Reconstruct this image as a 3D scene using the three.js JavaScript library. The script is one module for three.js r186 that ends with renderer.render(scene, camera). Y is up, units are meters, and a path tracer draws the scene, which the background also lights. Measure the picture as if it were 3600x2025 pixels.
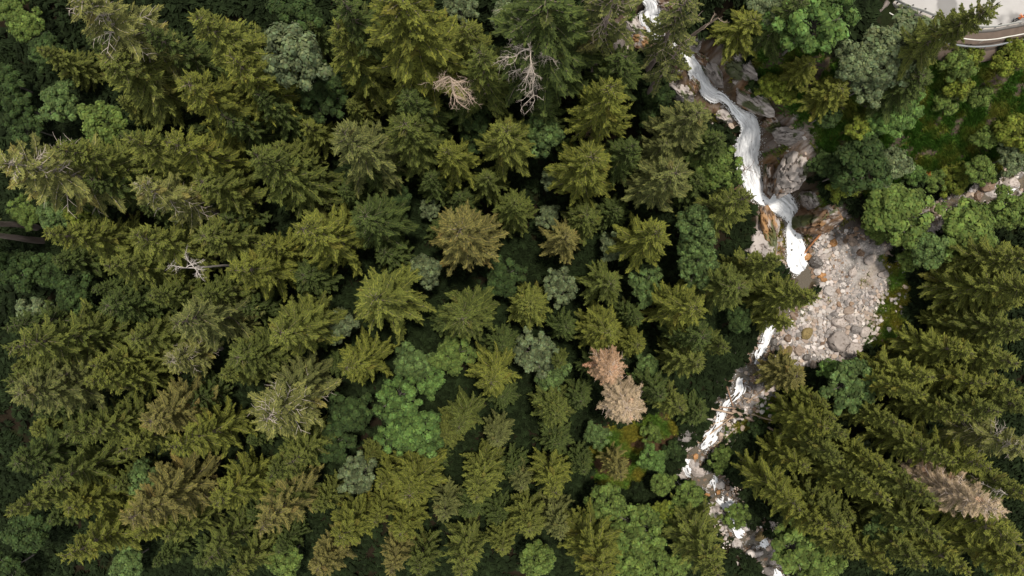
import * as THREE from 'three';
import { ConvexGeometry } from 'three/addons/geometries/ConvexGeometry.js';
import { MarchingCubes } from 'three/addons/objects/MarchingCubes.js';
import { mergeVertices, toCreasedNormals } from 'three/addons/utils/BufferGeometryUtils.js';

// ---------------------------------------------------------------- camera, sky, sun, exposure
const scene = new THREE.Scene();
const V = (x, y, z) => new THREE.Vector3(x, y, z);
const CAM = V(0, 105, 0), F = 1718;                       // F: focal length in pixels of a 2576 x 1449 frame
const camera = new THREE.PerspectiveCamera(2 * Math.atan(724.5 / F) * 180 / Math.PI, 2576 / 1449, 1, 3000);
camera.position.copy(CAM);
camera.up.set(0, 0, -1);
camera.lookAt(CAM.x, 0, CAM.z + 0.6);
scene.add(camera);

const renderer = new THREE.WebGLRenderer({ antialias: true });
renderer.setSize(1024, 576);
renderer.toneMapping = THREE.LinearToneMapping;
renderer.toneMappingExposure = 1.36;
renderer.shadowMap.enabled = true;

const SUN_DIR = V(0.1, 0.97, -0.17).normalize();
const sun = new THREE.DirectionalLight(new THREE.Color().setRGB(1, 0.93, 0.82), 2.7);
sun.position.copy(SUN_DIR).multiplyScalar(220);
sun.castShadow = true; sun.shadow.radius = 9;
sun.shadow.mapSize.set(4096, 4096);
Object.assign(sun.shadow.camera, { left: -110, right: 110, top: 80, bottom: -80, near: 50, far: 420 });
scene.add(sun);
{ // a bright, mostly clouded summer sky
  const W = 128, H = 64, d = new Float32Array(W * H * 4);
  for (let j = 0; j < H; j++) for (let i = 0; i < W; i++) {
    const el = ((j + 0.5) / H - 0.5) * Math.PI, az = i / W * 2 * Math.PI, s = Math.sin(el);
    const cl = 0.5 + 0.5 * Math.sin(az * 3 + 4 * s) * Math.sin(az * 5 - 7 * s + 1);
    const L = s > 0 ? 0.58 + 0.3 * s : 0.3;
    d.set([L * (0.95 + 0.05 * cl), L * (0.98 + 0.02 * cl), L * (1.01 - 0.03 * cl), 1], (j * W + i) * 4);
  }
  const sky = new THREE.DataTexture(d, W, H, THREE.RGBAFormat, THREE.FloatType);
  sky.mapping = THREE.EquirectangularReflectionMapping; sky.magFilter = THREE.LinearFilter; sky.needsUpdate = true;
  scene.background = sky; scene.environment = sky;
}

// ---------------------------------------------------------------- helpers
const rng = (a) => () => { a = (a + 0x6d2b79f5) | 0; let t = Math.imul(a ^ (a >>> 15), 1 | a); t = (t + Math.imul(t ^ (t >>> 7), 61 | t)) ^ t; return ((t ^ (t >>> 14)) >>> 0) / 4294967296; };
const clamp = (x, a = 0, b = 1) => Math.min(b, Math.max(a, x)), lerp = (a, b, t) => a + (b - a) * t;
const smooth = (a, b, x) => { const t = clamp((x - a) / (b - a)); return t * t * (3 - 2 * t); };
const hash = (x, y, z) => { let h = Math.imul(x | 0, 374761393) ^ Math.imul(y | 0, 668265263) ^ Math.imul(z | 0, 2147483647 - 77); h = Math.imul(h ^ (h >>> 13), 1274126177); return ((h ^ (h >>> 16)) >>> 0) / 4294967296; };
function noise(x, y, z = 0) {
  const i = Math.floor(x), j = Math.floor(y), k = Math.floor(z), f = x - i, g = y - j, h = z - k;
  const u = f * f * (3 - 2 * f), v = g * g * (3 - 2 * g), w = h * h * (3 - 2 * h);
  const L = (a) => lerp(lerp(hash(i, j, a), hash(i + 1, j, a), u), lerp(hash(i, j + 1, a), hash(i + 1, j + 1, a), u), v);
  return lerp(L(k), w ? L(k + 1) : 0, w);
}
const fbm = (x, y, z = 0, n = 4) => { let s = 0, a = 0.5, t = 0; for (let o = 0; o < n; o++) { s += a * noise(x, y, z); t += a; a *= 0.5; x = x * 2.03 + 17; y = y * 2.03 + 5; z = z * 2.03; } return s / t; };
const names = {};
const numbered = (n) => { const k = names[n] = (names[n] ?? -1) + 1; return k ? n + '_' + String(k).padStart(3, '0') : n; };
function tag(o, label, category, group, kind) {
  if (label) o.userData.label = label;
  if (category) o.userData.category = category;
  if (group) o.userData.group = group;
  if (kind) o.userData.kind = kind;
  return o;
}
function put(name, geo, mat, parent) {
  const m = new THREE.Mesh(geo, mat); m.name = parent ? name : numbered(name); m.castShadow = m.receiveShadow = true;
  (parent ?? scene).add(m); return m;
}
function base(name, x, y, z, ry = 0) { const g = new THREE.Group(); g.name = numbered(name); g.position.set(x, y, z); g.rotation.y = ry; scene.add(g); return g; }
const mat = (r, g, b, rough = 0.85, more = {}) => new THREE.MeshStandardMaterial({ color: new THREE.Color().setRGB(r, g, b), roughness: rough, side: THREE.DoubleSide, ...more });
class Acc {                                                // collects coloured triangles and tubes into one geometry
  constructor() { this.p = []; this.c = []; this.i = []; }
  v(x, y, z, c) { this.p.push(x, y, z); this.c.push(c[0], c[1], c[2]); return this.p.length / 3 - 1; }
  t(a, b, c) { this.i.push(a, b, c); }
  tube(pts, r0, r1, sides, c, cap) {
    const n = pts.length, rings = [];
    for (let k = 0; k < n; k++) {
      const a = pts[Math.max(0, k - 1)], b = pts[Math.min(n - 1, k + 1)], T = b.clone().sub(a).normalize();
      const U = (Math.abs(T.y) > 0.9 ? V(1, 0, 0) : V(0, 1, 0)).cross(T).normalize(), W = T.clone().cross(U), r = lerp(r0, r1, k / (n - 1)), ring = [];
      for (let s = 0; s < sides; s++) { const q = s / sides * 2 * Math.PI, e = r * (1 + 0.14 * Math.sin(s * 2.4 + k * 1.7)); ring.push(this.v(pts[k].x + e * (U.x * Math.cos(q) + W.x * Math.sin(q)), pts[k].y + e * (U.y * Math.cos(q) + W.y * Math.sin(q)), pts[k].z + e * (U.z * Math.cos(q) + W.z * Math.sin(q)), typeof c === 'function' ? c(k / (n - 1), s) : c)); }
      rings.push(ring);
    }
    for (let k = 0; k + 1 < n; k++) for (let s = 0; s < sides; s++) { const a = rings[k][s], b = rings[k][(s + 1) % sides], d = rings[k + 1][s], e = rings[k + 1][(s + 1) % sides]; this.t(a, b, d); this.t(b, e, d); }
    if (cap) for (const [ring, k] of [[rings[0], 0], [rings[n - 1], n - 1]]) { const m = this.v(pts[k].x, pts[k].y, pts[k].z, cap); for (let s = 0; s < sides; s++) k ? this.t(ring[s], ring[(s + 1) % sides], m) : this.t(ring[(s + 1) % sides], ring[s], m); }
  }
  geo(smoothed) {
    const g = new THREE.BufferGeometry();
    g.setAttribute('position', new THREE.Float32BufferAttribute(this.p, 3));
    g.setAttribute('color', new THREE.Float32BufferAttribute(this.c, 3));
    g.setIndex(this.i);
    if (smoothed) g.computeVertexNormals();
    return g;
  }
}
// where a place in the photograph (2576 x 1449) lies in the world
const fwd = V(0, -105, 0.6).normalize(), bz = fwd.clone().negate(), bx = V(0, 0, -1).cross(bz).normalize(), by = bz.clone().cross(bx);
const ray = (px, py) => fwd.clone().multiplyScalar(F).addScaledVector(bx, px - 1288).addScaledVector(by, 724.5 - py).normalize();
const atY = (px, py, y) => { const d = ray(px, py); return CAM.clone().addScaledVector(d, (y - CAM.y) / d.y); };
const toPhoto = (x, y, z) => { const q = V(x, y, z).sub(CAM), k = F / q.dot(fwd); return [1288 + q.dot(bx) * k, 724.5 - q.dot(by) * k]; };
const rows = (s) => s.trim().split('\n').map((l) => l.trim()).filter(Boolean);

// ---------------------------------------------------------------- the lie of the land
// the stream: x y in the photograph, half width, water height, foam
const STREAM = rows(`
1600 -60 16 28 .7
1616 -12 13 26.6 .9
1632 8 11 25.6 1
1636 24 22 24.8 1
1634 45 28 23.9 1
1642 66 20 23.2 1
1648 86 13 22.6 .9
1682 110 11 21.6 .9
1710 130 9 20.9 .9
1728 147 13 20 1
1741 163 20 18.6 1
1752 186 21 17 1
1766 208 17 15.4 1
1779 229 17 14.5 1
1795 240 18 14.2 .95
1813 244 12 13.9 .8
1834 263 10 13.6 .78
1846 277 11 13.2 .9
1859 291 14 12.8 1
1872 303 19 12 1
1881 325 29 10.2 1
1880 352 33 8.3 1
1877 379 33 6.6 1
1878 407 30 5.1 1
1886 435 26 4.1 1
1894 463 22 3.3 1
1910 482 25 2.9 1
1937 497 27 2.5 1
1968 511 29 2.1 1
1987 535 21 1.7 .97
1992 561 14 1.2 .88
1993 582 16 .8 .95
1998 609 20 .3 .97
2003 634 22 0 1
2004 658 25 -.2 1
2012 674 24 -.3 .9
2022 688 20 -.4 .3
2024 708 14 -.5 .1
2003 735 13 -.6 .25
1972 780 18 -.8 .3
1945 812 15 -1 .6
1931 838 13 -1.2 .8
1923 863 13 -1.5 .75
1908 888 17 -1.8 .62
1898 915 16 -2 .5
1885 938 22 -2.3 .2
1860 955 18 -2.6 .7
1858 980 21 -3 .72
1842 1000 16 -3.2 .62
1827 1015 13 -3.5 .7
1813 1045 12 -3.8 .75
1803 1076 15 -4.2 .6
1785 1101 20 -4.7 .85
1766 1124 14 -5.1 .6
1748 1143 20 -5.4 .1
1728 1162 12 -5.8 .9
1731 1187 13 -6.2 .7
1760 1206 14 -6.5 .15
1790 1208 24 -6.8 .6
1795 1230 24 -7.1 .5
1804 1254 22 -7.5 .6
1832 1270 18 -7.9 .95
1842 1292 15 -8.2 .6
1850 1325 14 -8.6 .7
1862 1343 17 -8.9 .8
1890 1352 26 -9.1 .1
1919 1366 15 -9.4 .8
1925 1395 20 -9.8 .15
1936 1420 16 -10.1 .3
1952 1440 14 -10.4 .8
1968 1475 14 -10.9 .7
1990 1540 16 -12 .5`).map((l) => l.split(/\s+/).map(Number));
const STREAM2 = rows(`
2660 395 12 3.2 .4
2600 430 12 2.6 .4
2560 468 12 2.2 .6
2520 488 11 1.9 .7
2470 497 12 1.5 .15
2420 505 12 1.2 .1
2370 520 12 .9 .1
2330 550 9 .7 0`).map((l) => l.split(/\s+/).map(Number));
function channel(list) {
  const pos = list.map(([x, y, , h]) => atY(x, y, h)), curve = new THREE.CatmullRomCurve3(pos, false, 'centripetal'), N = list.length - 1, out = [];
  for (let k = 0; k <= N * 6; k++) {
    const u = k / (N * 6), s = u * N, i = Math.min(N - 1, Math.floor(s)), f = s - i, p = curve.getPoint(u), q = lerp(list[i][2], list[i + 1][2], f), foam = lerp(list[i][4], list[i + 1][4], f);
    out.push({ x: p.x, y: p.y, z: p.z, w: q * (CAM.y - p.y) / F * (list[i][1] > 295 && list[i][1] < 690 ? 1.1 : 1), foam });
  }
  return out;
}
const chan = channel(STREAM), chan2 = channel(STREAM2);
function toChannel(x, z, list = chan) {
  let best = 1e9, at = null;
  for (let k = 0; k + 1 < list.length; k++) {
    const a = list[k], b = list[k + 1], dx = b.x - a.x, dz = b.z - a.z, t = clamp(((x - a.x) * dx + (z - a.z) * dz) / (dx * dx + dz * dz + 1e-9));
    const d = Math.hypot(x - a.x - t * dx, z - a.z - t * dz) - lerp(a.w, b.w, t);
    if (d < best) { best = d; at = { d, y: lerp(a.y, b.y, t), side: Math.sign(dx * (z - a.z) - dz * (x - a.x)), k }; }
  }
  return at;
}
// heights of the ground at places in the photograph: x y height
const KNOTS = rows(`
-200 -150 17
0 0 14
300 0 15
700 0 18
1100 0 20
1400 0 24
700 -300 22
1500 -300 30
2200 -300 28
0 400 10
400 400 10
800 400 9
1200 400 8
1500 400 9
1700 350 12
1780 430 8
1820 560 5
-200 700 8
0 800 6
400 800 5
800 800 4
1200 800 3
1500 800 2
1800 800 .6
0 1200 2
400 1200 1
800 1200 0
1200 1200 -2
1500 1200 -3
1650 1150 -4
-100 1600 0
0 1449 0
600 1449 -2
1100 1449 -4
1500 1449 -6
1750 1420 -8
1500 1800 -10
600 1800 -5
2200 1800 -9
1700 230 16
1690 190 17
1600 110 23
1560 60 25
1640 160 21
1930 570 3
1905 620 2.4
1815 300 13
1800 100 22.5
1850 150 19.5
1900 235 15.8
1945 265 16.5
1990 340 13
2040 345 14.5
1990 420 9.5
2030 430 10
1950 420 6
1938 465 3.6
2010 480 6
2060 535 4.6
2110 515 6
2120 565 1.4
2200 480 5.5
2000 200 20
2100 100 24
2200 300 14
2150 200 20
2000 20 26
2300 300 12
2300 200 15.5
2400 300 10
2450 230 12.5
2560 250 13
2500 150 15.5
2420 115 17
2300 85 17.8
2250 20 19
2400 30 18.8
2550 40 18.8
2576 -40 18.8
2560 72 18.5
2700 40 19
2300 400 7
2400 400 5
2560 360 7
2480 440 1.9
2400 530 1.2
2560 450 2.8
2560 560 3
2800 600 6
2100 650 .1
2180 620 .5
2220 650 .8
2150 750 -.1
2100 820 -.5
2020 850 -.9
2200 780 .4
2250 720 1.2
2150 880 0
2050 900 -1
1955 950 -1.8
2300 620 2
2300 850 1.5
2560 800 5
2400 1000 2
2560 1200 3
2200 1100 -1
2000 1050 -2.5
2050 1200 -4
2300 1300 -1
2560 1430 0
2800 1300 5
2100 1400 -6
1960 1250 -6.5`).map((l) => { const [x, y, h] = l.split(/\s+/).map(Number), p = atY(x, y, h); return [p.x, p.z, h]; });
const tps = (() => {
  const n = KNOTS.length, A = [], U = (r2) => (r2 < 1e-9 ? 0 : r2 * Math.log(r2));
  for (let i = 0; i < n + 3; i++) {
    const row = new Float64Array(n + 4);
    for (let j = 0; j < n; j++) row[j] = i < n ? U((KNOTS[i][0] - KNOTS[j][0]) ** 2 + (KNOTS[i][1] - KNOTS[j][1]) ** 2) + (i === j ? 6 : 0) : [1, KNOTS[j][0], KNOTS[j][1]][i - n];
    if (i < n) { row[n] = 1; row[n + 1] = KNOTS[i][0]; row[n + 2] = KNOTS[i][1]; row[n + 3] = KNOTS[i][2]; }
    A.push(row);
  }
  const m = n + 3;
  for (let c = 0; c < m; c++) {
    let p = c; for (let r = c; r < m; r++) if (Math.abs(A[r][c]) > Math.abs(A[p][c])) p = r;
    [A[c], A[p]] = [A[p], A[c]];
    for (let r = 0; r < m; r++) if (r !== c) { const k = A[r][c] / A[c][c]; if (k) for (let q = c; q <= m; q++) A[r][q] -= k * A[c][q]; }
  }
  const w = A.map((row, i) => row[m] / row[i]);
  return (x, z) => { let s = w[n] + w[n + 1] * x + w[n + 2] * z; for (let j = 0; j < n; j++) s += w[j] * U((x - KNOTS[j][0]) ** 2 + (z - KNOTS[j][1]) ** 2); return s; };
})();
const poly = (s) => { const a = s.trim().split(/\s+/).map(Number), o = []; for (let k = 0; k < a.length; k += 2) o.push([a[k], a[k + 1]]); return o; };
function inPoly(px, py, P) {                                // signed distance, positive inside
  let d = 1e9, inside = false;
  for (let i = 0, j = P.length - 1; i < P.length; j = i++) {
    const [ax, ay] = P[j], [cx, cy] = P[i], ex = cx - ax, ey = cy - ay, t = clamp(((px - ax) * ex + (py - ay) * ey) / (ex * ex + ey * ey));
    d = Math.min(d, Math.hypot(px - ax - t * ex, py - ay - t * ey));
    if ((cy > py) !== (ay > py) && px < (ax - cx) * (py - cy) / (ay - cy) + cx) inside = !inside;
  }
  return inside ? d : -d;
}
const AREA = {
  gravel: poly('2040 600 2090 572 2180 585 2240 625 2252 660 2235 730 2200 765 2215 805 2200 850 2170 885 2120 905 2060 925 2000 935 1960 905 1945 870 1950 840 1990 800 2050 740 2070 710 2030 660'),
  shingle: poly('1858 985 1940 950 1962 975 1930 1010 1890 1045 1850 1038'),
  branch: poly('2318 520 2350 495 2440 468 2500 438 2600 410 2640 470 2560 502 2480 508 2400 545 2350 590 2315 580'),
  wet: poly('2065 575 2120 548 2200 568 2250 615 2190 620 2100 596'),  // wet: shade under the rock and shrubs, painted as darker gravel
  meadow: poly('2225 650 2290 640 2288 740 2278 850 2230 875 2170 865 2205 790 2236 740'),
  bank: poly('1930 1000 1990 980 2020 1030 1960 1065 1890 1100 1800 1110 1795 1080 1880 1052'),
  glade: poly('1480 1085 1600 1055 1700 1030 1700 1110 1650 1190 1560 1240 1475 1220'),
  cliff: poly('1880 60 2000 80 2200 170 2380 120 2620 100 2620 420 2450 440 2320 440 2200 490 2120 500 2040 330 1930 225 1880 140'),
  gorge: poly('1520 -40 1690 -40 1730 80 1790 110 1890 155 1965 262 2050 325 2050 420 2030 470 2115 500 2135 548 2080 592 2030 645 1960 675 1890 668 1872 630 1900 560 1880 500 1850 480 1850 320 1780 290 1680 250 1675 190 1700 150 1620 115 1550 125 1530 60'),
};
function ground(x, z) {                                     // height and what the ground is made of
  const cx = clamp(x, -125, 125), cz = clamp(z, -92, 92);
  let h = tps(cx, cz);
  const m = { gravel: 0, wet: 0, grass: 0, cliff: 0, rock: 0, bed: 0, glade: 0, road: 0 };
  if (x < 0 || x > 100 || z < -70 || z > 75) return [h + 0.5 * (fbm(x * 0.2, z * 0.2) - 0.5), m, null];
  const [px, py] = toPhoto(x, h, z), j = 44 * (fbm(x * 0.5, z * 0.5, 3) - 0.5), is = (k, soft = 8) => smooth(-soft, soft, inPoly(px, py, AREA[k]) + j);
  m.gravel = Math.max(is('gravel'), is('shingle'), is('branch')); m.wet = is('wet', 12);  // m.wet masks the shade painted on the upper gravel
  m.grass = Math.max(is('meadow'), is('bank')); m.glade = is('glade', 14); m.cliff = is('cliff', 14); m.rock = is('gorge', 9);
  const c = toChannel(x, z), c2 = toChannel(x, z, chan2);
  // ledges on the mossy cliff, strata and cracks in the gorge
  if (m.cliff > 0.01) {
    const q = h / 2.1 + 3.4 * fbm(x * 0.14, z * 0.14, 9), s = Math.floor(q) + smooth(0.1, 0.62, q - Math.floor(q));
    h += m.cliff * ((s - q) * 0.75 + 2.6 * (fbm(x * 0.4, z * 0.4, 5) - 0.5));
  }
  if (m.rock > 0.01) {
    const q = (h + 0.35 * x - 0.2 * z) / 0.9 + 1.2 * fbm(x * 0.3, z * 0.3, 2), s = Math.floor(q) + smooth(0.25, 0.75, q - Math.floor(q));
    h += m.rock * ((s - q) * 0.45 + 0.9 * (fbm(x * 0.7, z * 0.7, 8) - 0.5) - 0.35 * smooth(0.06, 0, Math.abs(fbm(x * 0.45, z * 0.45, 21) - 0.5)));
  }
  h += (1 - m.road) * (0.1 + 0.3 * (1 - m.gravel)) * (fbm(x * 0.9, z * 0.9, 1) - 0.5) + 0.05 * (fbm(x * 4, z * 4, 6, 2) - 0.5);
  const carve = (k, reach) => {
    if (k.d > reach) return;
    if (k.d < 0) { h = k.y - 0.12 - 0.5 * smooth(0, -0.8, k.d) + 0.28 * (fbm(x * 1.6, z * 1.6, 4, 3) - 0.5); return; }
    const up = Math.max(h, k.y + 0.12 + 0.25 * fbm(x, z, 7)); h = lerp(k.y - 0.1, up, smooth(0, reach, k.d));
  };
  carve(c, 1.5); carve(c2, 1.2);
  m.bed = Math.max(smooth(1.6, -0.1, c.d + j * 0.05), smooth(1, -0.2, c2.d + j * 0.04));
  return [h, m, c];
}
const lines = (parts) => { const o = []; for (const [a, b, s] of parts) { const n = Math.round((b - a) / s); for (let k = 0; k < n; k++) o.push(a + (b - a) * k / n); } o.push(parts.at(-1)[1]); return o; };
const GX = lines([[-900, -300, 150], [-300, -130, 28], [-130, 12, 1.5], [12, 86, 0.36], [86, 130, 2], [130, 300, 28], [300, 900, 150]]);
const GZ = lines([[-900, -300, 150], [-300, -95, 28], [-95, -48, 1.5], [-48, 52, 0.36], [52, 95, 2], [95, 300, 28], [300, 900, 150]]);
const NX = GX.length, NZ = GZ.length, HT = new Float32Array(NX * NZ), KIND = [];
for (let j = 0; j < NZ; j++) for (let i = 0; i < NX; i++) { const [h, m, c] = ground(GX[i], GZ[j]); HT[j * NX + i] = h; KIND.push([m, c]); }
const find = (L, v) => { let a = 0, b = L.length - 2; while (a < b) { const m = (a + b + 1) >> 1; if (L[m] <= v) a = m; else b = m - 1; } return a; };
function cell(x, z) { const i = find(GX, x), j = find(GZ, z); return [i, j, clamp((x - GX[i]) / (GX[i + 1] - GX[i])), clamp((z - GZ[j]) / (GZ[j + 1] - GZ[j]))]; }
function hAt(x, z) { const [i, j, u, v] = cell(x, z), a = j * NX + i; return lerp(lerp(HT[a], HT[a + 1], u), lerp(HT[a + NX], HT[a + NX + 1], u), v); }
const kindAt = (x, z) => { const [i, j, u, v] = cell(x, z); return KIND[(j + (v > 0.5 ? 1 : 0)) * NX + i + (u > 0.5 ? 1 : 0)][0]; };
function hit(px, py, above = 0) {                            // the place that a line of sight reaches at a height above the ground
  const d = ray(px, py); let y = 75, step = 1;
  for (; y > -40; y -= step) { const p = CAM.clone().addScaledVector(d, (y - CAM.y) / d.y); if (p.y - hAt(p.x, p.z) <= above) break; }
  let lo = y, hi = y + step;
  for (let k = 0; k < 14; k++) { const m = (lo + hi) / 2, p = CAM.clone().addScaledVector(d, (m - CAM.y) / d.y); if (p.y - hAt(p.x, p.z) <= above) lo = m; else hi = m; }
  const p = CAM.clone().addScaledVector(d, ((lo + hi) / 2 - CAM.y) / d.y); return V(p.x, hAt(p.x, p.z), p.z);
}
const metres = (px, y = 0) => px * (CAM.y - y) / F;

// one sheet of ground
const grain = (() => {
  const N = 512, d = new Uint8Array(N * N * 4), per = (x, y, f) => { const g = (a, b) => hash(((a % f) + f) % f, ((b % f) + f) % f, f), i = Math.floor(x * f), j = Math.floor(y * f), u = x * f - i, v = y * f - j, s = u * u * (3 - 2 * u), t = v * v * (3 - 2 * v); return lerp(lerp(g(i, j), g(i + 1, j), s), lerp(g(i, j + 1), g(i + 1, j + 1), s), t); };
  for (let y = 0; y < N; y++) for (let x = 0; x < N; x++) {
    const u = x / N, v = y / N, n = 0.3 * per(u, v, 9) + 0.3 * per(u, v, 37) + 0.25 * per(u, v, 90) + 0.15 * per(u, v, 190), k = 255 * clamp(0.35 + 0.95 * n);
    d.set([k, k * (0.97 + 0.03 * per(u, v, 15)), k * (0.95 + 0.05 * per(u, v, 21)), 255], (y * N + x) * 4);
  }
  const t = new THREE.DataTexture(d, N, N); t.wrapS = t.wrapT = THREE.RepeatWrapping; t.magFilter = THREE.LinearFilter; t.needsUpdate = true; return t;
})();
{
  const p = new Float32Array(NX * NZ * 3), c = new Float32Array(NX * NZ * 3), uv = new Float32Array(NX * NZ * 2), idx = [];
  const mix = (a, b, t) => { for (let q = 0; q < 3; q++) a[q] = lerp(a[q], b[q], clamp(t)); };
  for (let j = 0; j < NZ; j++) for (let i = 0; i < NX; i++) {
    const k = j * NX + i, x = GX[i], z = GZ[j], y = HT[k], [m, ch] = KIND[k];
    p.set([x, y, z], k * 3); uv.set([x / 6.5, z / 6.5], k * 2);
    const a = fbm(x * 0.35, z * 0.35, 11), b = fbm(x * 1.7, z * 1.7, y * 0.7 + 12), col = [0.02, 0.015, 0.009];
    mix(col, [0.014, 0.02, 0.006], smooth(0.45, 0.7, a));
    mix(col, [0.085, 0.05, 0.026], m.glade * 0.8); mix(col, [0.11, 0.15, 0.025], m.glade * smooth(0.42, 0.6, a));
    const st = noise(y * 2.2 + 0.5 * b, x * 0.12, z * 0.12);
    mix(col, [0.085, 0.12, 0.018], m.cliff); mix(col, [0.2, 0.19, 0.03], m.cliff * smooth(0.5, 0.72, a)); mix(col, [0.085, 0.065, 0.05], m.cliff * smooth(0.62, 0.78, b) * 0.9); mix(col, [0.24, 0.2, 0.17], m.cliff * smooth(0.74, 0.84, b)); mix(col, [0.11, 0.082, 0.065], m.cliff * smooth(0.45, 0.36, fbm(x * 0.8, z * 0.8, 33)));
    if (m.rock > 0) {
      const near = ch ? smooth(4.2, 0.2, ch.d) : 0, rk = [0.36, 0.32, 0.3];
      mix(rk, [0.5, 0.45, 0.42], smooth(0.5, 0.75, a)); mix(rk, [0.15, 0.105, 0.075], smooth(0.46, 0.62, st) * 0.8); mix(rk, [0.1, 0.055, 0.028], near * smooth(0.36, 0.6, b)); mix(rk, [0.33, 0.16, 0.04], near * smooth(0.55, 0.72, a) * 0.85); mix(rk, [0.05, 0.075, 0.012], smooth(0.6, 0.72, fbm(x * 0.8, z * 0.8, 33)) * 0.85);
      mix(col, rk, m.rock);
    }
    mix(col, [0.13, 0.16, 0.03], m.grass); mix(col, [0.26, 0.19, 0.08], m.grass * smooth(0.55, 0.75, b) * 0.7); mix(col, [0.34, 0.29, 0.25], m.grass * smooth(0.66, 0.8, a) * 0.6);
    mix(col, [0.4, 0.37, 0.35], m.gravel); mix(col, [0.33, 0.275, 0.225], m.gravel * smooth(0.5, 0.75, a)); mix(col, [0.27, 0.255, 0.245], m.gravel * smooth(0.5, 0.66, fbm(x * 0.6, z * 0.6, 71))); mix(col, [0.12, 0.1, 0.09], m.wet * 0.85);  // last mix darkens the upper gravel: shade put into the colour
    mix(col, lerp(0, 1, b) > 0.5 ? [0.12, 0.085, 0.055] : [0.15, 0.12, 0.095], m.bed * 0.92);
    c.set(col, k * 3);
    if (i + 1 < NX && j + 1 < NZ) idx.push(k, k + NX, k + 1, k + 1, k + NX, k + NX + 1);
  }
  const g = new THREE.BufferGeometry();
  g.setAttribute('position', new THREE.BufferAttribute(p, 3)); g.setAttribute('color', new THREE.BufferAttribute(c, 3)); g.setAttribute('uv', new THREE.BufferAttribute(uv, 2)); g.setIndex(idx); g.computeVertexNormals();
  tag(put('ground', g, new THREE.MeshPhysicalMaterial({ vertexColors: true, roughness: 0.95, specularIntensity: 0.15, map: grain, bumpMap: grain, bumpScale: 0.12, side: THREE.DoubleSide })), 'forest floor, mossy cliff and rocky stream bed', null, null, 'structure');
}
// ---------------------------------------------------------------- the stream
const stream = base('stream', 0, 0, 0); tag(stream, 'white mountain stream falling through the rock gorge and past the gravel bar', null, null, 'structure');
function ribbon(list, across, f) {                          // f(u across -1..1, point, k) -> [lift, colour] or null where there is no water
  const A = new Acc(), n = list.length, id = [];
  for (let k = 0; k < n; k++) {
    const a = list[Math.max(0, k - 1)], b = list[Math.min(n - 1, k + 1)], q = list[k], dx = b.x - a.x, dz = b.z - a.z, l = Math.hypot(dx, dz) || 1, row = [];
    for (let s = 0; s <= across; s++) { const u = s / across * 2 - 1, w = f(u, q, k); row.push(w ? A.v(q.x - dz / l * u * q.w * w[2], q.y + w[0], q.z + dx / l * u * q.w * w[2], w[1]) : -1); }
    id.push(row);
  }
  for (let k = 0; k + 1 < n; k++) for (let s = 0; s < across; s++) { const a = id[k][s], b = id[k][s + 1], c = id[k + 1][s], d = id[k + 1][s + 1]; if (a < 0 || b < 0 || c < 0 || d < 0) continue; A.t(a, c, b); A.t(b, c, d); }
  return A.geo(true);
}
function finer(list, step) {
  const out = []; let run = 0;
  for (let k = 0; k + 1 < list.length; k++) { const a = list[k], b = list[k + 1], n = Math.max(1, Math.round(Math.hypot(b.x - a.x, b.y - a.y, b.z - a.z) / step)); for (let s = 0; s < n; s++) { const t = s / n; out.push({ x: lerp(a.x, b.x, t), y: lerp(a.y, b.y, t), z: lerp(a.z, b.z, t), w: lerp(a.w, b.w, t), foam: lerp(a.foam, b.foam, t), s: run, slope: Math.abs(a.y - b.y) / (Math.hypot(a.x - b.x, a.z - b.z) + 0.05) }); run += Math.hypot(b.x - a.x, b.y - a.y, b.z - a.z) / n; } }
  return out;
}
const fine = finer(chan, 0.11), fine2 = finer(chan2, 0.11);
const clearWater = new THREE.MeshPhysicalMaterial({ color: new THREE.Color().setRGB(0.42, 0.36, 0.27), roughness: 0.08, transmission: 0.78, thickness: 0, ior: 1.33, side: THREE.DoubleSide });
const whiteWater = new THREE.MeshStandardMaterial({ vertexColors: true, roughness: 0.6, side: THREE.DoubleSide });
for (const L of [fine, fine2]) put('water_surface', ribbon(L, 10, (u, q, k) => [0.05 * (noise(q.x * 2 + u * 3, q.z * 2) - 0.5) - 0.02, [1, 1, 1], 1.12]), clearWater, stream);
for (const L of [fine, fine2]) put('white_water', ribbon(L, 40, (u, q, k) => {
  const v = u * q.w, a = fbm(v * 1.5 + 40, q.s * 0.5, 3, 3), b = fbm(v * 3.4, q.s * 0.9, 8, 3), c = noise(v * 7, q.s * 1.5, 5);
  const body = q.foam * 1.25 - 0.32 * Math.pow(Math.abs(u), 3) - (1 - q.foam) * 0.3;
  const hole = fbm(v * 5.5 + 9, q.s * 1.1, 31, 3);
  if (0.5 * a + 0.28 * b + 0.22 * c > body * 0.9 - 0.03 - 0.4 * Math.pow(Math.abs(u), 4) || hole > 0.48 + 0.4 * q.foam - 0.12 * Math.abs(u)) return null;
  const st = noise(v * 9 + 3, q.s * 0.35, 12), t = clamp(0.84 + 1.5 * (b - 0.45) + 0.8 * (st - 0.5) + 0.5 * (c - 0.5) + 0.6 * (q.foam - 0.8)), steep = clamp(q.slope);
  return [0.08 + 0.22 * (1 - u * u) * q.foam + 0.26 * (b - 0.4) * (1 + steep) + 0.1 * c, [lerp(0.32, 0.88, t), lerp(0.33, 0.885, t), lerp(0.36, 0.9, t)], 1.03 + 0.12 * (a - 0.5)];
}), whiteWater, stream);
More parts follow.
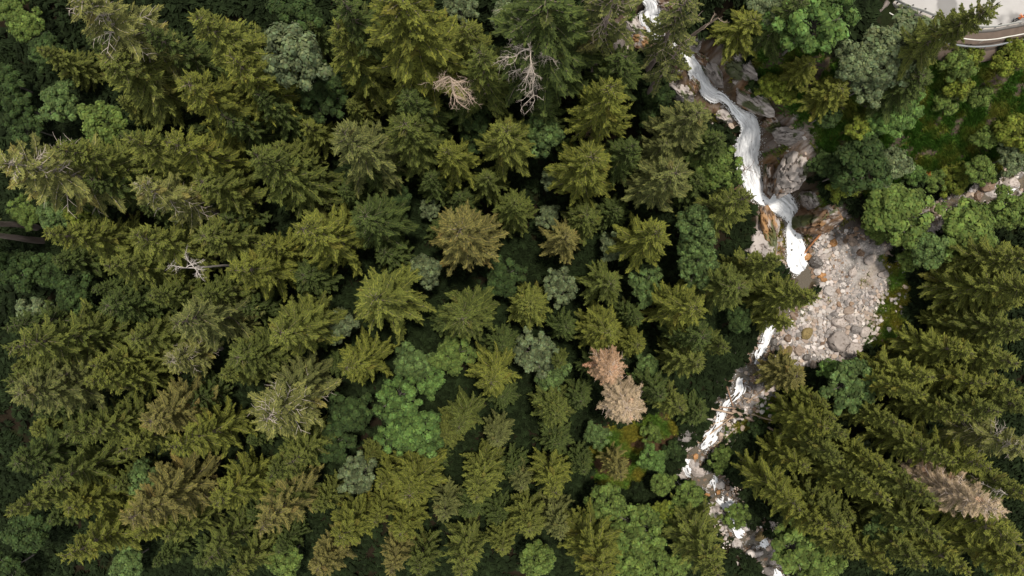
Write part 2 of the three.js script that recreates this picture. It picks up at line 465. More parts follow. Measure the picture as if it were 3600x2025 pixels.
{ // falling threads of water over the steep drops
  const A = new Acc(), R = rng(77);
  for (let n = 0; n < 1500; n++) {
    const k0 = Math.floor(R() * (fine.length - 60)), q0 = fine[k0]; if (q0.slope < 0.42 || q0.foam < 0.8) continue;
    const u = (R() * 2 - 1) * (R() < 0.4 ? 1.12 : 0.95), len = 10 + Math.floor(R() * 30), w = 0.02 + 0.06 * R(), lift = 0.22 + 0.4 * R() * (1 - u * u * 0.6), drift = (R() - 0.5) * 0.25, t = 0.62 + 0.22 * R(); let pa = -1, pb = -1;
    for (let s = 0; s <= len; s += 2) {
      const k = Math.min(fine.length - 2, k0 + s), q = fine[k], b = fine[k + 1], dx = b.x - q.x, dz = b.z - q.z, l = Math.hypot(dx, dz) || 1, uu = u + drift * s / len + 0.05 * (noise(s * 0.4, n) - 0.5), e = Math.sin(Math.PI * clamp(s / len, 0.04, 0.97));
      const x = q.x - dz / l * uu * q.w, z = q.z + dx / l * uu * q.w, y = q.y + lift * (0.6 + 0.4 * e) + 0.1 * noise(s, n, 4), hw = w * e;
      const i0 = A.v(x - dz / l * hw, y, z + dx / l * hw, [t, t, t * 1.02]), i1 = A.v(x + dz / l * hw, y + 0.02, z - dx / l * hw, [t, t, t * 1.02]);
      if (pa >= 0) { A.t(pa, i0, pb); A.t(pb, i0, i1); } pa = i0; pb = i1;
    }
  }
  for (let n = 0; n < 9000; n++) {                           // flecks of spray along the ragged edges
    const q = fine[Math.floor(R() * (fine.length - 2))]; if (R() > q.foam * q.foam) continue;
    const b = fine[Math.min(fine.length - 1, fine.indexOf(q) + 1)], dx = b.x - q.x, dz = b.z - q.z, l = Math.hypot(dx, dz) || 1, u = (R() < 0.5 ? -1 : 1) * (0.7 + 0.5 * R()), e = 0.03 + 0.09 * R() * R(), x = q.x - dz / l * u * q.w, z = q.z + dx / l * u * q.w, y = Math.max(q.y, hAt(x, z)) + 0.06 + 0.3 * R() * R() * clamp(q.slope + 0.2), t = 0.55 + 0.3 * R();
    const i0 = A.v(x + e * (R() - 0.5) * 2, y, z + e, [t, t, t]), i1 = A.v(x + e, y + e * R(), z - e * R(), [t, t, t]), i2 = A.v(x - e, y, z - e * R(), [t, t, t]); A.t(i0, i1, i2);
  }
  tag(put('falling_water', A.geo(true), whiteWater, stream), 'white threads of water on the steep falls', null, null, 'stuff');
}

// ---------------------------------------------------------------- rock
function rockGeo(seed, detail, planes, rough, tint) {        // an angular stone of unit size: a ball cut by planes, then worn
  const R = rng(seed), P = [];
  for (let k = 0; k < planes; k++) { const a = R() * 6.283, y = R() * 2 - 1, s = Math.sqrt(1 - y * y); P.push([V(Math.cos(a) * s, y, Math.sin(a) * s), 0.62 + 0.3 * R()]); }
  P.push([V(0.1 * (R() - 0.5), 1, 0.1 * (R() - 0.5)).normalize(), 0.72]);
  let g = mergeVertices(new THREE.IcosahedronGeometry(1, detail).deleteAttribute('normal').deleteAttribute('uv'), 1e-4);
  const p = g.attributes.position, c = new Float32Array(p.count * 3), d = V(0, 0, 0);
  for (let i = 0; i < p.count; i++) {
    d.fromBufferAttribute(p, i).normalize(); let r = 1.05;
    for (const [n, e] of P) { const q = d.dot(n); if (q > 0.05) r = Math.min(r, e / q); }
    r *= 1 + rough * (fbm(d.x * 2.2 + seed, d.y * 2.2, d.z * 2.2, 4) - 0.5) - rough * 0.5 * smooth(0.05, 0, Math.abs(fbm(d.x * 2.3 + seed * 3, d.y * 3.1, d.z * 2.3, 3) - 0.5));
    p.setXYZ(i, d.x * r, d.y * r, d.z * r);
    const t = tint(d, r, seed); c.set(t, i * 3);
  }
  g.setAttribute('color', new THREE.BufferAttribute(c, 3));
  return toCreasedNormals(g, 0.55);
}
const plain = (d, r, s) => { const k = 0.8 + 0.4 * fbm(d.x * 3 + s, d.y * 3, d.z * 3); return [k, k * (0.97 + 0.05 * noise(d.x * 2, d.z * 2, s)), k * (0.95 + 0.06 * noise(d.x * 2, d.z * 2, s + 4))]; };
const veined = (d, r, s) => { const f = fbm(d.x * 2.4 + s, d.y * 2.4, d.z * 2.4), st = noise(d.y * 9 + 2 * f, d.x * 1.5, s), k = lerp(0.78, 1.12, f) * (st > 0.62 ? 0.86 : 1), cr = smooth(0.03, 0, Math.abs(fbm(d.x * 2.3 + s * 3, d.y * 3.1, d.z * 2.3, 3) - 0.5)); return [k * (1 - 0.5 * cr), k * (1 - 0.54 * cr) * 0.985, k * (1 - 0.58 * cr) * 0.97]; };
const TONE = { w: [0.52, 0.475, 0.45], p: [0.4, 0.35, 0.322], t: [0.37, 0.29, 0.235], g: [0.22, 0.2, 0.19], k: [0.11, 0.098, 0.09], b: [0.2, 0.13, 0.085], o: [0.37, 0.185, 0.065], m: [0.2, 0.15, 0.06] };
const toneMat = {}; for (const k in TONE) toneMat[k] = new THREE.MeshStandardMaterial({ color: new THREE.Color().setRGB(...TONE[k]), vertexColors: true, roughness: 'kbo'.includes(k) ? 0.45 : 0.85, bumpMap: grain, bumpScale: 0.02 });
const toneVar = {}; for (const k in TONE) toneVar[k] = [0.84, 1, 1.16].map((f) => { const m = toneMat[k].clone(); m.color.multiplyScalar(f); return m; });

function chip(seed) {                                        // an angular chip of rock: the hull of a few points
  const R = rng(seed * 7), P = [];
  for (let k = 0; k < 15; k++) { const a = R() * 6.283, y = (R() * 2 - 1) * 0.9, s = Math.pow(1 - y * y, 0.25) * (0.8 + 0.35 * R()); P.push(V(Math.cos(a) * s, Math.abs(y) > 0.55 ? Math.sign(y) * 0.8 : y, Math.sin(a) * s)); }
  const g = new ConvexGeometry(P), p = g.attributes.position, c = new Float32Array(p.count * 3);
  for (let i = 0; i < p.count; i++) c.set(plain(V(p.getX(i), p.getY(i), p.getZ(i)), 1, seed), i * 3);
  g.setAttribute('color', new THREE.BufferAttribute(c, 3)); return g;
}
// bedrock that bulges out of the gorge: x y, half length and half width in the photograph, turn in degrees, height in metres, tone, label
const OUTCROPS = rows(`
2003 418 34 58 12 4.2 p|tall pale grey rock face split by cracks beside the main waterfall
2074 538 50 36 -28 4.5 b|big bulging brown rock overhanging the gravel beside the lower fall
1950 440 22 46 0 2.6 k|dark wet brown rock wall right at the main fall
1934 572 22 56 -12 2.4 o|long orange stained rock bank beside the lower fall
1917 622 34 42 -16 2 p|pale scratched rock slab below the orange rock bank
1714 226 36 20 35 2 p|pale smooth slab beside the upper chute
1740 205 30 12 48 1.6 b|dark orange wet ledge along the upper chute
1795 172 18 42 -38 2 g|grey layered ridge beside the upper chute
1858 160 52 22 38 2.4 g|purplish grey rock shoulder above the cracked white slab
1893 248 56 19 36 1.8 w|cracked white slab with mossy seams above the main fall
1742 106 22 16 30 1.8 g|grey rock knob beneath the leaning trunks at the upper fall
1754 138 34 10 30 1.6 b|brown layered ledge between the grey knob and the chute
1997 338 44 17 8 2 g|grey streaked ledge high beside the lip of the fall
1952 312 30 16 20 2 b|brown rock under the lip of the main fall
1820 291 22 13 30 1.4 w|pale broken rock on the forest side of the fall lip
1590 68 34 20 40 1.8 p|pale blocky rock beside the uppermost cascade
1612 100 22 14 20 1.4 t|ochre rock below the uppermost cascade
1680 12 30 12 10 1.6 k|dark wet ledge above the uppermost cascade
1785 1292 38 32 20 2.4 w|large pale outcrop seamed with cracks downstream of the log jam
1707 1203 22 18 35 1.6 p|pale ribbed outcrop on the forest bank of the lower stream
2042 500 18 26 -35 2.4 g|grey smooth rock chute between the falls`);
const stained = (level) => (d, r, s) => {
  const v = veined(d, r, s), a = fbm(d.x * 1.6 + s, d.y * 1.6, d.z * 1.6 + 7), b = fbm(d.x * 4 + s, d.y * 6, d.z * 4), low = smooth(0.5, -0.5, d.y), c = [0.43, 0.385, 0.36], mixTo = (k, t) => { for (let q = 0; q < 3; q++) c[q] = lerp(c[q], k[q], clamp(t)); };
  mixTo([0.27, 0.24, 0.225], smooth(0.45, 0.6, b)); mixTo([0.34, 0.19, 0.08], smooth([0.72, 0.36, 0.5][level], [0.85, 0.56, 0.75][level], a + 0.15 * low)); mixTo([0.15, 0.085, 0.045], smooth([0.75, 0.6, 0.36][level], [0.9, 0.75, 0.55][level], b + 0.22 * low)); mixTo([0.06, 0.08, 0.014], 0.9 * smooth(0.6, 0.68, fbm(d.x * 2.2, d.z * 2.2, s + 3)));
  return c.map((x, q) => x * v[q]);
};
const slabs = [0, 1, 2].map((lv) => [3, 5, 8, 13, 21].map((s) => rockGeo(s, 18, 11, 0.34, stained(lv))));
const bedrock = [0.8, 1, 1.2].map((f) => new THREE.MeshStandardMaterial({ color: new THREE.Color().setRGB(f, f, f), vertexColors: true, roughness: 0.7, bumpMap: grain, bumpScale: 0.03 }));
OUTCROPS.forEach((l, n) => {
  const [a, label] = l.split('|'), [x, y, rx, rz, turn, h, tone] = a.split(/\s+/), q = hit(+x, +y), s = (CAM.y - q.y) / F;
  const o = put('rock_outcrop', slabs['ot'.includes(tone) ? 1 : 'bk'.includes(tone) ? 2 : 0][n % 5], bedrock['gk'.includes(tone) ? 0 : tone === 'w' ? 2 : 1]); o.position.set(q.x, q.y - 0.32 * h, q.z); o.rotation.set((n % 3 - 1) * 0.12, -turn * Math.PI / 180, ((n * 7) % 5 - 2) * 0.06, 'YXZ'); o.scale.set(rx * s * 1.22, h * 1.1, rz * s * 1.22);
  tag(o, label, 'rock', 'bedrock outcrops of the stream gorge');
});
// boulders: x y, width and depth in the photograph, turn, tone, label
const BOULDERS = rows(`
2108 857 46 44 20 p|heart-shaped pale boulder, biggest on the gravel bar
2140 879 46 40 -30 p|big tan boulder touching the heart-shaped one
2110 811 31 28 30 p|rounded pale boulder under the bleached white log
2135 800 22 18 -25 p|flat-topped block beside the rounded boulder under the white log
2154 829 25 21 0 g|dark grey block on the grass tongue of the gravel bar
2176 837 22 26 10 p|pale block next to the dark grey block
2134 780 28 18 -20 t|flat tan slab just above the bleached white log
2098 790 18 13 10 g|small grey slab above the rounded pale boulder
2084 834 17 15 0 g|grey stone beside the heart-shaped boulder
2144 609 21 19 -35 t|tan boulder at the shady upper edge of the gravel
2165 636 16 16 20 b|brown pointed stone alone on the fine gravel
2190 653 28 21 -20 p|flat pale slab in the middle of the fine gravel
2241 637 24 15 10 t|boulder with orange lichen at the meadow edge
2222 690 23 20 0 p|pale boulder where fine gravel meets the meadow
2145 683 17 27 10 p|upright pale block on the fine gravel
2094 611 22 17 -15 o|orange stone near the foot of the orange log
2053 658 30 25 35 k|wet dark boulder with white stripes by the plunge pool
2032 647 19 18 0 o|orange wet stone at the foot of the fall
2085 731 27 22 5 w|white square block at the stream end of the gravel
2056 684 17 19 30 w|white stone in the shallows below the plunge pool
2067 692 19 12 -20 o|rust brown stone in the shallows below the plunge pool
2072 704 19 9 5 o|flat rusty stone below the rust brown one in the shallows
1962 923 52 36 8 t|large ochre boulder with a sawn-looking top beside the stream
2030 841 25 29 15 m|mossy brown boulder in the cobbles above the ochre boulder
1981 850 17 18 0 b|brown broken boulder at the dark edge of the stream
1898 874 20 14 15 b|brown stone below the thin dark log in the stream
1880 905 20 20 10 b|red-brown boulder in midstream by the overhanging spruce
1880 998 19 15 0 g|round grey boulder above the log jam
2048 918 17 26 5 t|tall tan boulder with a knobbly top
2030 900 19 17 0 k|dark slate block beside the grass tuft
2009 882 23 20 20 t|tan block in the cobbles by the stream
1945 860 17 23 10 k|dark wet boulder at the quiet bend
1961 874 19 17 0 k|black wet boulder beside the quiet bend
1981 884 20 24 25 m|brown mossy boulder near the quiet bend
1722 1102 29 26 10 g|big grey boulder on the forest bank below the log jam
1736 1120 27 18 -35 p|tilted pale slab below the big grey boulder
1729 1085 22 21 0 k|flat dark slab above the big grey boulder
1759 1094 21 13 -20 w|white-edged rock at the end of the crossing log
1746 1106 15 13 0 p|small pale stone between the slabs
1738 1165 18 19 0 w|round white boulder splitting the lower stream
1757 1182 31 32 15 p|broad flat grey boulder with a notched edge
1749 1147 12 14 0 o|orange stone in the brown pool
1801 1139 23 21 10 p|pale rock at the bushy bank of the lower stream
1809 1217 22 23 0 w|white knobbly boulder in the lower rapids
1779 1218 13 13 0 p|small grey stone beside the white knobbly boulder
1820 1254 18 20 0 k|dark round boulder above the last white chute
1778 1243 13 11 0 o|orange stone at the edge of the lower rapids
1805 1236 10 11 0 o|little amber stone in the lower rapids
1813 1101 12 17 -10 t|ochre block under the thin pole on the bank
1876 1327 18 17 0 w|pale boulder above the lowest pool
1916 1344 36 20 -25 m|long mossy brown boulder over the lowest pool
1850 1368 28 24 30 w|pale lumpy boulder beside the lowest pool
1901 1392 34 19 -15 w|white slab damming the lowest pool
1885 1398 20 27 20 w|pale pointed rock against the white slab
1931 1436 30 26 0 g|grey boulder drowned at the foot of the photo
1945 1318 28 36 15 p|grey ribbed rock on the spruce bank
1949 1410 25 18 0 p|pale rock under the big green broadleaf
2347 519 29 30 10 t|large tan boulder at the mouth of the side stream
2376 532 25 17 10 p|pale oval boulder next to the large tan one
2484 467 36 34 0 b|brown rounded boulder in the side stream
2460 491 21 26 20 b|dark tan boulder below the brown rounded one
2497 488 35 22 0 w|white boulder under the bank of the side stream
2540 460 36 32 10 p|pale broken boulder in the side stream
2532 489 40 17 0 w|long white boulder along the side stream
2343 551 24 17 10 t|tan stones foot of the side stream bend
2438 511 25 13 0 g|grey flat boulder in the wet stones of the side stream`);
const boulders = [31, 32, 33, 34, 35, 36].map((s) => rockGeo(s, 7, 12, 0.22, veined));
const BPOS = [];
BOULDERS.forEach((l, n) => {
  const [a, label] = l.split('|'), [x, y, w, d, turn, tone] = a.split(/\s+/), q = hit(+x, +y), s = (CAM.y - q.y) / F, rx = w * s * 0.6, rz = d * s * 0.6, ry = Math.min(rx, rz) * (0.72 + 0.3 * noise(n * 3.3, 1));
  const ch = toChannel(q.x, q.z), y0 = ch.d < 0.2 ? Math.max(q.y, ch.y - 0.1) : q.y;
  const o = put('boulder', boulders[n % 6], toneVar[tone][n % 3]); o.position.set(q.x, y0 + ry * 0.22, q.z); o.rotation.set(0.16 * (noise(n, 4) - 0.5), -turn * Math.PI / 180, 0.2 * (noise(n, 9) - 0.5), 'YXZ'); o.scale.set(rx, ry, rz); BPOS.push([q.x, q.z, Math.max(rx, rz)]);
  tag(o, label, 'boulder', 'boulders of the stream bed');
});
{ // loose stones: the larger ones singly, the rest as rubble
  const S = [41, 42, 43, 44, 45, 46, 47, 48].map(chip), R = rng(5), picks = [];
  const gravel = base('gravel_bar', 0, 0, 0); tag(gravel, 'pale gravel bar strewn with loose angular stones', null, null, 'structure');
  const tones = 'pppppppppttttwwwwgggb'; const M = new THREE.Matrix4(), Q = new THREE.Quaternion(), E = new THREE.Euler();
  for (let n = 0; n < 260000 && picks.length < 14000; n++) {
    const x = 8 + R() * 84, z = -34 + R() * 84, k = kindAt(x, z), c = toChannel(x, z); let p = k.gravel, big = 1;
    const [px, py] = toPhoto(x, hAt(x, z), z), lower = py > 800 ? smooth(3.6, 0.1, c.d) * 0.5 : 0, side = smooth(2, 0.2, toChannel(x, z, chan2).d) * 0.5;
    if (k.gravel < 0.3) p = Math.max(lower, side, k.grass * 0.07, k.rock * (py > 560 ? 0.2 : 0.04)); else { const sand = smooth(95, 35, Math.hypot((px - 2185) * 0.9, py - 668)); p *= 1 - 0.8 * sand; big = 1 - 0.55 * sand; }
    if (c.d < -0.3) p *= 0.3; if (R() > p) continue; if (BPOS.some(([a, b, r]) => Math.hypot(a - x, b - z) < r * 0.8)) continue;
    picks.push([x, z, (0.08 + 0.36 * Math.pow(R(), 4)) * big, c, k]);
  }
  picks.sort((a, b) => b[2] - a[2]); const kept = []; let single = 0; const rest = S.map(() => []);
  for (const q of picks) {
    const [x, z, r, c, k] = q; if (r > 0.2 && kept.some((o) => Math.abs(o[0] - x) < 1 && Math.hypot(o[0] - x, o[1] - z) < (o[2] + r) * 0.66)) continue; if (r > 0.2) kept.push(q);
    const i = Math.floor(R() * 8), wet = c.d < 0.5 + 1.1 * R() || (k.wet > 0.4 && R() < 0.8), t = wet ? 'kkbbggt'[Math.floor(R() * 7)] : tones[Math.floor(R() * tones.length)], sx = r * (0.8 + 0.5 * R()), sz = r * (0.8 + 0.5 * R()), sy = r * (0.4 + 0.4 * R()), y = Math.max(hAt(x, z), c.d < 0 ? c.y - 0.12 : -99) + sy * 0.25;  // damp by the stream; inside the wet mask dark tones are painted shade
    E.set((R() - 0.5) * 0.5, R() * 6.28, (R() - 0.5) * 0.5);
    if (single < 298 && r > 0.16) { const o = put('stone', S[i], toneVar[t][Math.floor(R() * 3)], gravel); o.position.set(x, y, z); o.rotation.copy(E); o.scale.set(sx, sy, sz); single++; }
    else { const f = 0.75 + 0.5 * R(); rest[i].push([M.compose(V(x, y, z), Q.setFromEuler(E), V(sx, sy, sz)).clone(), TONE[t].map((v) => v * f)]); }
  }
  const white = new THREE.MeshStandardMaterial({ vertexColors: true, roughness: 0.85 });
  rest.forEach((L, i) => { const im = new THREE.InstancedMesh(S[i], white, L.length); im.name = 'rubble'; L.forEach(([m, c], n) => { im.setMatrixAt(n, m); im.setColorAt(n, new THREE.Color().setRGB(...c)); }); gravel.add(im); tag(im, null, null, null, 'stuff'); });
}

// ---------------------------------------------------------------- fallen logs: two ends in the photograph, thickness in metres, tone, lift, label
const LOGS = rows(`
2074 574 2019 638 .3 .36,.15,.06 .4|orange peeled log lying from the brown rock to the fall
1838 1030 1971 1093 .42 .34,.25,.19 1.2|thickest grey log of the jam, running into the spruces
1788 1027 1864 1042 .26 .42,.31,.22 1.1|pale tan log of the jam across the white water
1794 1021 1863 1050 .24 .15,.1,.07 .8|dark log of the jam under the pale ones
1804 1023 1862 1028 .2 .32,.21,.14 .9|short straight log lying across the top of the jam
1889 1041 1970 1066 .24 .5,.38,.25 .5|yellowish peeled log reaching from the jam to the bank
1750 1116 1842 1046 .26 .4,.29,.2 1|long pale pole leaning down the white chute
1787 1068 1851 1049 .15 .38,.28,.18 1.1|thin crooked pole joining the jam above the chute
1794 1122 1853 1074 .14 .42,.32,.21 .9|thin pole on the bank under the chute
1843 1021 1823 946 .22 .26,.16,.1 .6|reddish log pointing upstream from the jam
1875 1011 1939 962 .2 .33,.24,.17 .6|grey pole lying on the shingle above the jam
1869 1000 1903 1008 .16 .42,.3,.2 .8|short tan stick across the stream above the jam
1867 861 1934 867 .16 .13,.075,.05 .5|thin dark log spanning the stream at the overhanging spruce
2100 794 2157 786 .2 .68,.6,.52 .5|bleached white log on the gravel bar
2165 784 2174 769 .2 .62,.53,.44 .3|short bleached stub near the bleached white log
1933 1083 1976 1109 .14 .4,.3,.21 .7|thin bare pole between the bank spruces
1865 610 1914 643 .16 .42,.32,.24 .6|bare thin trunk lying on the pale scratched slab
2250 618 2272 590 .16 .2,.15,.1 .3|thin grey log at the shrubby edge of the meadow
2238 995 2276 1022 .3 .36,.21,.14 2|broken reddish log among the spruces of the road bank
2225 12 2195 41 .5 .16,.13,.115 1|dead grey stump hanging below the guard rail
1796 1140 1822 1078 .1 .3,.19,.12 .6|thin brown branch hanging over the brown pool
1872 243 1878 258 .1 .4,.33,.22 .5|twig on the dark rock at the upper falls`);
LOGS.forEach((l, n) => {
  const [a, label] = l.split('|'), [x0, y0, x1, y1, th, col, up] = a.split(/\s+/), A = hit(+x0, +y0), B = hit(+x1, +y1), c = col.split(',').map(Number), R = rng(300 + n), pts = [], r = th * 0.66;
  for (let k = 0; k <= 8; k++) { const t = k / 8, p = A.clone().lerp(B, t); p.y = lerp(A.y, B.y, t); pts.push(p); }
  let lift = 0; for (const p of pts) lift = Math.max(lift, hAt(p.x, p.z) - p.y); for (const p of pts) p.y += Math.min(lift * 0.9, +up) + r * 1.2 + 0.05 * (n % 4);
  const side = V(-(B.z - A.z), 0, B.x - A.x).normalize(), amp = (R() - 0.5) * 0.05 * A.distanceTo(B); pts.forEach((p, k) => { p.addScaledVector(side, amp * Math.sin(Math.PI * k / 8) + (R() - 0.5) * 0.05); });
  const o = pts[4].clone(), g = base('fallen_log', o.x, o.y, o.z), local = pts.map((p) => p.clone().sub(o)), W = new Acc();
  W.tube(local, r, r * 0.55, 8, (t, s) => { const f = 0.75 + 0.5 * noise(t * 30, s * 1.7, n); return c.map((v) => v * f); }, c.map((v) => v * 1.25));
  put('trunk', W.geo(true), woodMat(), g);
  
  for (let k = 0; k < 9; k++) { if (R() < 0.45) continue; const K = new Acc(), p = local[Math.floor(R() * 8)], d = V(R() - 0.5, 0.2 + R() * 0.6, R() - 0.5).normalize(), len = 0.25 + 0.6 * R(); K.tube([p, p.clone().addScaledVector(d, len * 0.5), p.clone().addScaledVector(d, len).add(V(0, -0.06, 0))], 0.035, 0.01, 3, c.map((v) => v * 0.9)); put('branch_stub', K.geo(), woodMat(), g); }
  tag(g, label, 'log', 'fallen logs along the stream');
});
function woodMat() { return woodMat.m ??= new THREE.MeshStandardMaterial({ vertexColors: true, roughness: 0.85, side: THREE.DoubleSide }); }
// ---------------------------------------------------------------- the road bend, its rails and the passer-by
{
  const RY = 19.35, edge = new THREE.CatmullRomCurve3(rows(`
2120 -80
2200 -28
2274 17
2314 30
2359 48
2410 63
2461 70
2500 68
2533 62
2576 54
2640 38
2720 8`).map((l) => { const [x, y] = l.split(' ').map(Number); return atY(x, y, RY); }), false, 'centripetal');
  const N = 120, pt = [], nr = [];
  for (let k = 0; k <= N; k++) { const p = edge.getPointAt(k / N), t = edge.getTangentAt(k / N); pt.push(p); nr.push(V(t.z, 0, -t.x).normalize()); }   // nr points onto the road
  const off = (k, o, y = 0) => V(pt[k].x + nr[k].x * o, RY + y, pt[k].z + nr[k].z * o);
  const sheet = (o0, o1, cols, y, colour) => { const A = new Acc(), id = []; for (let k = 0; k <= N; k++) { const row = []; for (let s = 0; s <= cols; s++) { const q = off(k, lerp(o0, o1, s / cols), typeof y === 'function' ? y(s / cols) : y); row.push(A.v(q.x, q.y, q.z, colour(q.x, q.z, s / cols))); } id.push(row); } for (let k = 0; k < N; k++) for (let s = 0; s < cols; s++) { A.t(id[k][s], id[k + 1][s], id[k][s + 1]); A.t(id[k][s + 1], id[k + 1][s], id[k + 1][s + 1]); } return A.geo(true); };
  const vm = (r) => new THREE.MeshStandardMaterial({ vertexColors: true, roughness: r, side: THREE.DoubleSide });
  tag(put('road', sheet(0, 7.5, 60, 0, (x, z) => { const f = 0.93 + 0.14 * fbm(x * 1.5, z * 1.5), st = smooth(0.56, 0.66, fbm(x * 0.33 + 3, z * 0.33, 5)), k = lerp(0.36, 0.19, st) * f; return [k, k * 0.955, k * 0.925]; }), vm(0.9)), 'pale worn road surface of the bend above the cliff', null, null, 'structure');
  tag(put('kerb', sheet(-0.5, 0.02, 6, (s) => (s < 0.15 ? -1.6 : 0.07), (x, z) => { const f = 0.34 * (0.8 + 0.4 * fbm(x * 3, z * 3)); return [f, f * 0.9, f * 0.8]; }), vm(0.9)), 'concrete kerb along the outer edge of the road bend', null, null, 'structure');
  tag(put('road_bank', sheet(-3.4, -0.5, 14, (s) => lerp(-3.2, -0.32, Math.pow(s, 0.7)), (x, z) => { const f = 0.7 + 0.6 * fbm(x * 2, z * 2); return [0.13 * f, 0.095 * f, 0.075 * f]; }), vm(0.95)), 'bare brown earth bank under the road edge', null, null, 'structure');
  const galv = mat(0.42, 0.41, 0.38, 0.5, { metalness: 0.35 }), dark = mat(0.05, 0.045, 0.04, 0.7), pale = mat(0.62, 0.6, 0.55, 0.5), grey = mat(0.2, 0.21, 0.22, 0.5);
  const strip = (k0, k1, prof) => { const A = new Acc(), id = []; for (let k = k0; k <= k1; k++) id.push(prof.map(([o, y]) => { const q = off(k, o, y); return A.v(q.x, q.y, q.z, [1, 1, 1]); })); for (let k = 0; k < id.length - 1; k++) for (let s = 0; s + 1 < prof.length; s++) { A.t(id[k][s], id[k + 1][s], id[k][s + 1]); A.t(id[k][s + 1], id[k + 1][s], id[k + 1][s + 1]); } const g = A.geo(); g.deleteAttribute('color'); return g; };
  const rail = base('guard_rail', 0, 0, 0); tag(rail, 'pale ribbed guard rail on dark posts round the road bend', 'guard rail');
  const wave = [[-0.06, 0.42], [-0.14, 0.47], [-0.14, 0.53], [-0.06, 0.58], [-0.06, 0.66], [-0.14, 0.7], [-0.14, 0.76], [-0.06, 0.82], [-0.03, 0.82], [-0.1, 0.74], [-0.03, 0.62], [-0.1, 0.5], [-0.03, 0.42], [-0.06, 0.42]].map(([o, y]) => [o - 0.1, 1.35 * y]);
  for (let k = 0; k + 6 <= N; k += 6) {
    put('rail_panel', strip(k, k + 6, wave), galv, rail);
    const a = off(k, -0.04, -0.1), P = put('post', new THREE.BoxGeometry(0.14, 1.35, 0.16), dark, rail); P.position.set(a.x, a.y + 0.6, a.z); P.rotation.y = Math.atan2(nr[k].x, nr[k].z);
  }
  const tubeOf = (o, y, r, m, name, parent) => { const A = new Acc(), pts = []; for (let k = 0; k <= N; k += 2) pts.push(off(k, o, y)); A.tube(pts, r, r, 8, [1, 1, 1]); const g = A.geo(true); g.deleteAttribute('color'); return put(name, g, m, parent); };
  const hand = base('pipe_railing', 0, 0, 0); tag(hand, 'white pipe railing below the guard rail', 'railing');
  tubeOf(-1.5, -0.05, 0.07, pale, 'rail_pipe', hand);
  for (let k = 3; k < N; k += 10) { const q = off(k, -1.5, -0.65), P = put('post', new THREE.CylinderGeometry(0.045, 0.045, 1.2, 8), pale, hand); P.position.copy(q); }
  const low = base('water_pipe', 0, 0, 0); tag(low, 'dark grey pipe hung on brackets under the white railing', 'pipe');
  tubeOf(-2.1, -0.75, 0.11, grey, 'pipe', low);
  for (let k = 5; k < N; k += 7) { const A = new Acc(), p = off(k, -2.1, -0.75); A.tube([p.clone().add(V(0, 0.16, 0)), off(k, -2.3, -0.8), off(k, -2.12, -1.1), off(k, -1.9, -1.8)], 0.04, 0.035, 5, [1, 1, 1]); const g = A.geo(true); g.deleteAttribute('color'); put('bracket', g, galv, low); }
  // a passer-by leaning on the rail
  const foot = atY(2551, 53, RY), g = base('person', foot.x, RY, foot.z, 2.6); tag(g, 'person in an orange top and dark trousers leaning at the rail on the road edge', 'person');
  const J = { hip: [0, 0.95, 0], chest: [0, 1.3, 0.06], neck: [0, 1.5, 0.12], head: [0, 1.64, 0.16] };
  const bones = [[[0, .95, 0], .135, [0, 1.12, .02], .125], [[0, 1.12, .02], .125, [0, 1.36, .08], .15], [[-.17, 1.42, .1], .075, [.17, 1.42, .1], .075], [[0, 1.42, .1], .065, [0, 1.55, .14], .055], [[0, 1.64, .16], .1, [0, 1.7, .15], .1], [[0, 1.61, .25], .022, [0, 1.64, .26], .012],
    ...[-1, 1].flatMap((s) => [[[s * .1, .93, 0], .105, [s * .12, .5, .05], .07], [[s * .12, .5, .05], .065, [s * .13, .08, -.02], .045], [[s * .13, .05, -.04], .045, [s * .15, .035, .17], .035], [[s * .2, 1.41, .1], .06, [s * .28, 1.14, .16], .045], [[s * .28, 1.14, .16], .043, [s * .2, 1.06, .42], .03], [[s * .2, 1.06, .42], .035, [s * .19, 1.06, .5], .028], ...[-.03, -.01, .01, .03].map((f, i) => [[s * .19 + f, 1.06, .5], .011, [s * .19 + f * 1.3, 1.03, .575 + .008 * (i % 3)], .008]), [[s * .17, 1.06, .46], .012, [s * .14, 1.04, .52], .009], [[s * .1, 1.65, .15], .02, [s * .11, 1.68, .14], .015]])];
  const dist = (x, y, z) => { let s = 0; for (const [a, ra, b, rb] of bones) { const dx = b[0] - a[0], dy = b[1] - a[1], dz = b[2] - a[2], t = clamp(((x - a[0]) * dx + (y - a[1]) * dy + (z - a[2]) * dz) / (dx * dx + dy * dy + dz * dz)), d = Math.hypot(x - a[0] - t * dx, y - a[1] - t * dy, z - a[2] - t * dz) - lerp(ra, rb, t); s += Math.exp(-d * 55); } return -Math.log(s + 1e-30) / 55; };
  const res = 84, mc = new MarchingCubes(res, mat(1, 1, 1), false, false, 60000), C = [0, 0.9, 0.15], H = 0.95;
  for (let k = 0; k < res; k++) for (let j = 0; j < res; j++) for (let i = 0; i < res; i++) mc.field[i + j * res + k * res * res] = -dist(C[0] + H * (i - res / 2) / (res / 2), C[1] + H * (j - res / 2) / (res / 2), C[2] + H * (k - res / 2) / (res / 2));
  mc.isolation = 0; mc.update();
  const bg = new THREE.BufferGeometry(), pos = new Float32Array(mc.count * 3), col = new Float32Array(mc.count * 3), nor = mc.normalArray.slice(0, mc.count * 3);
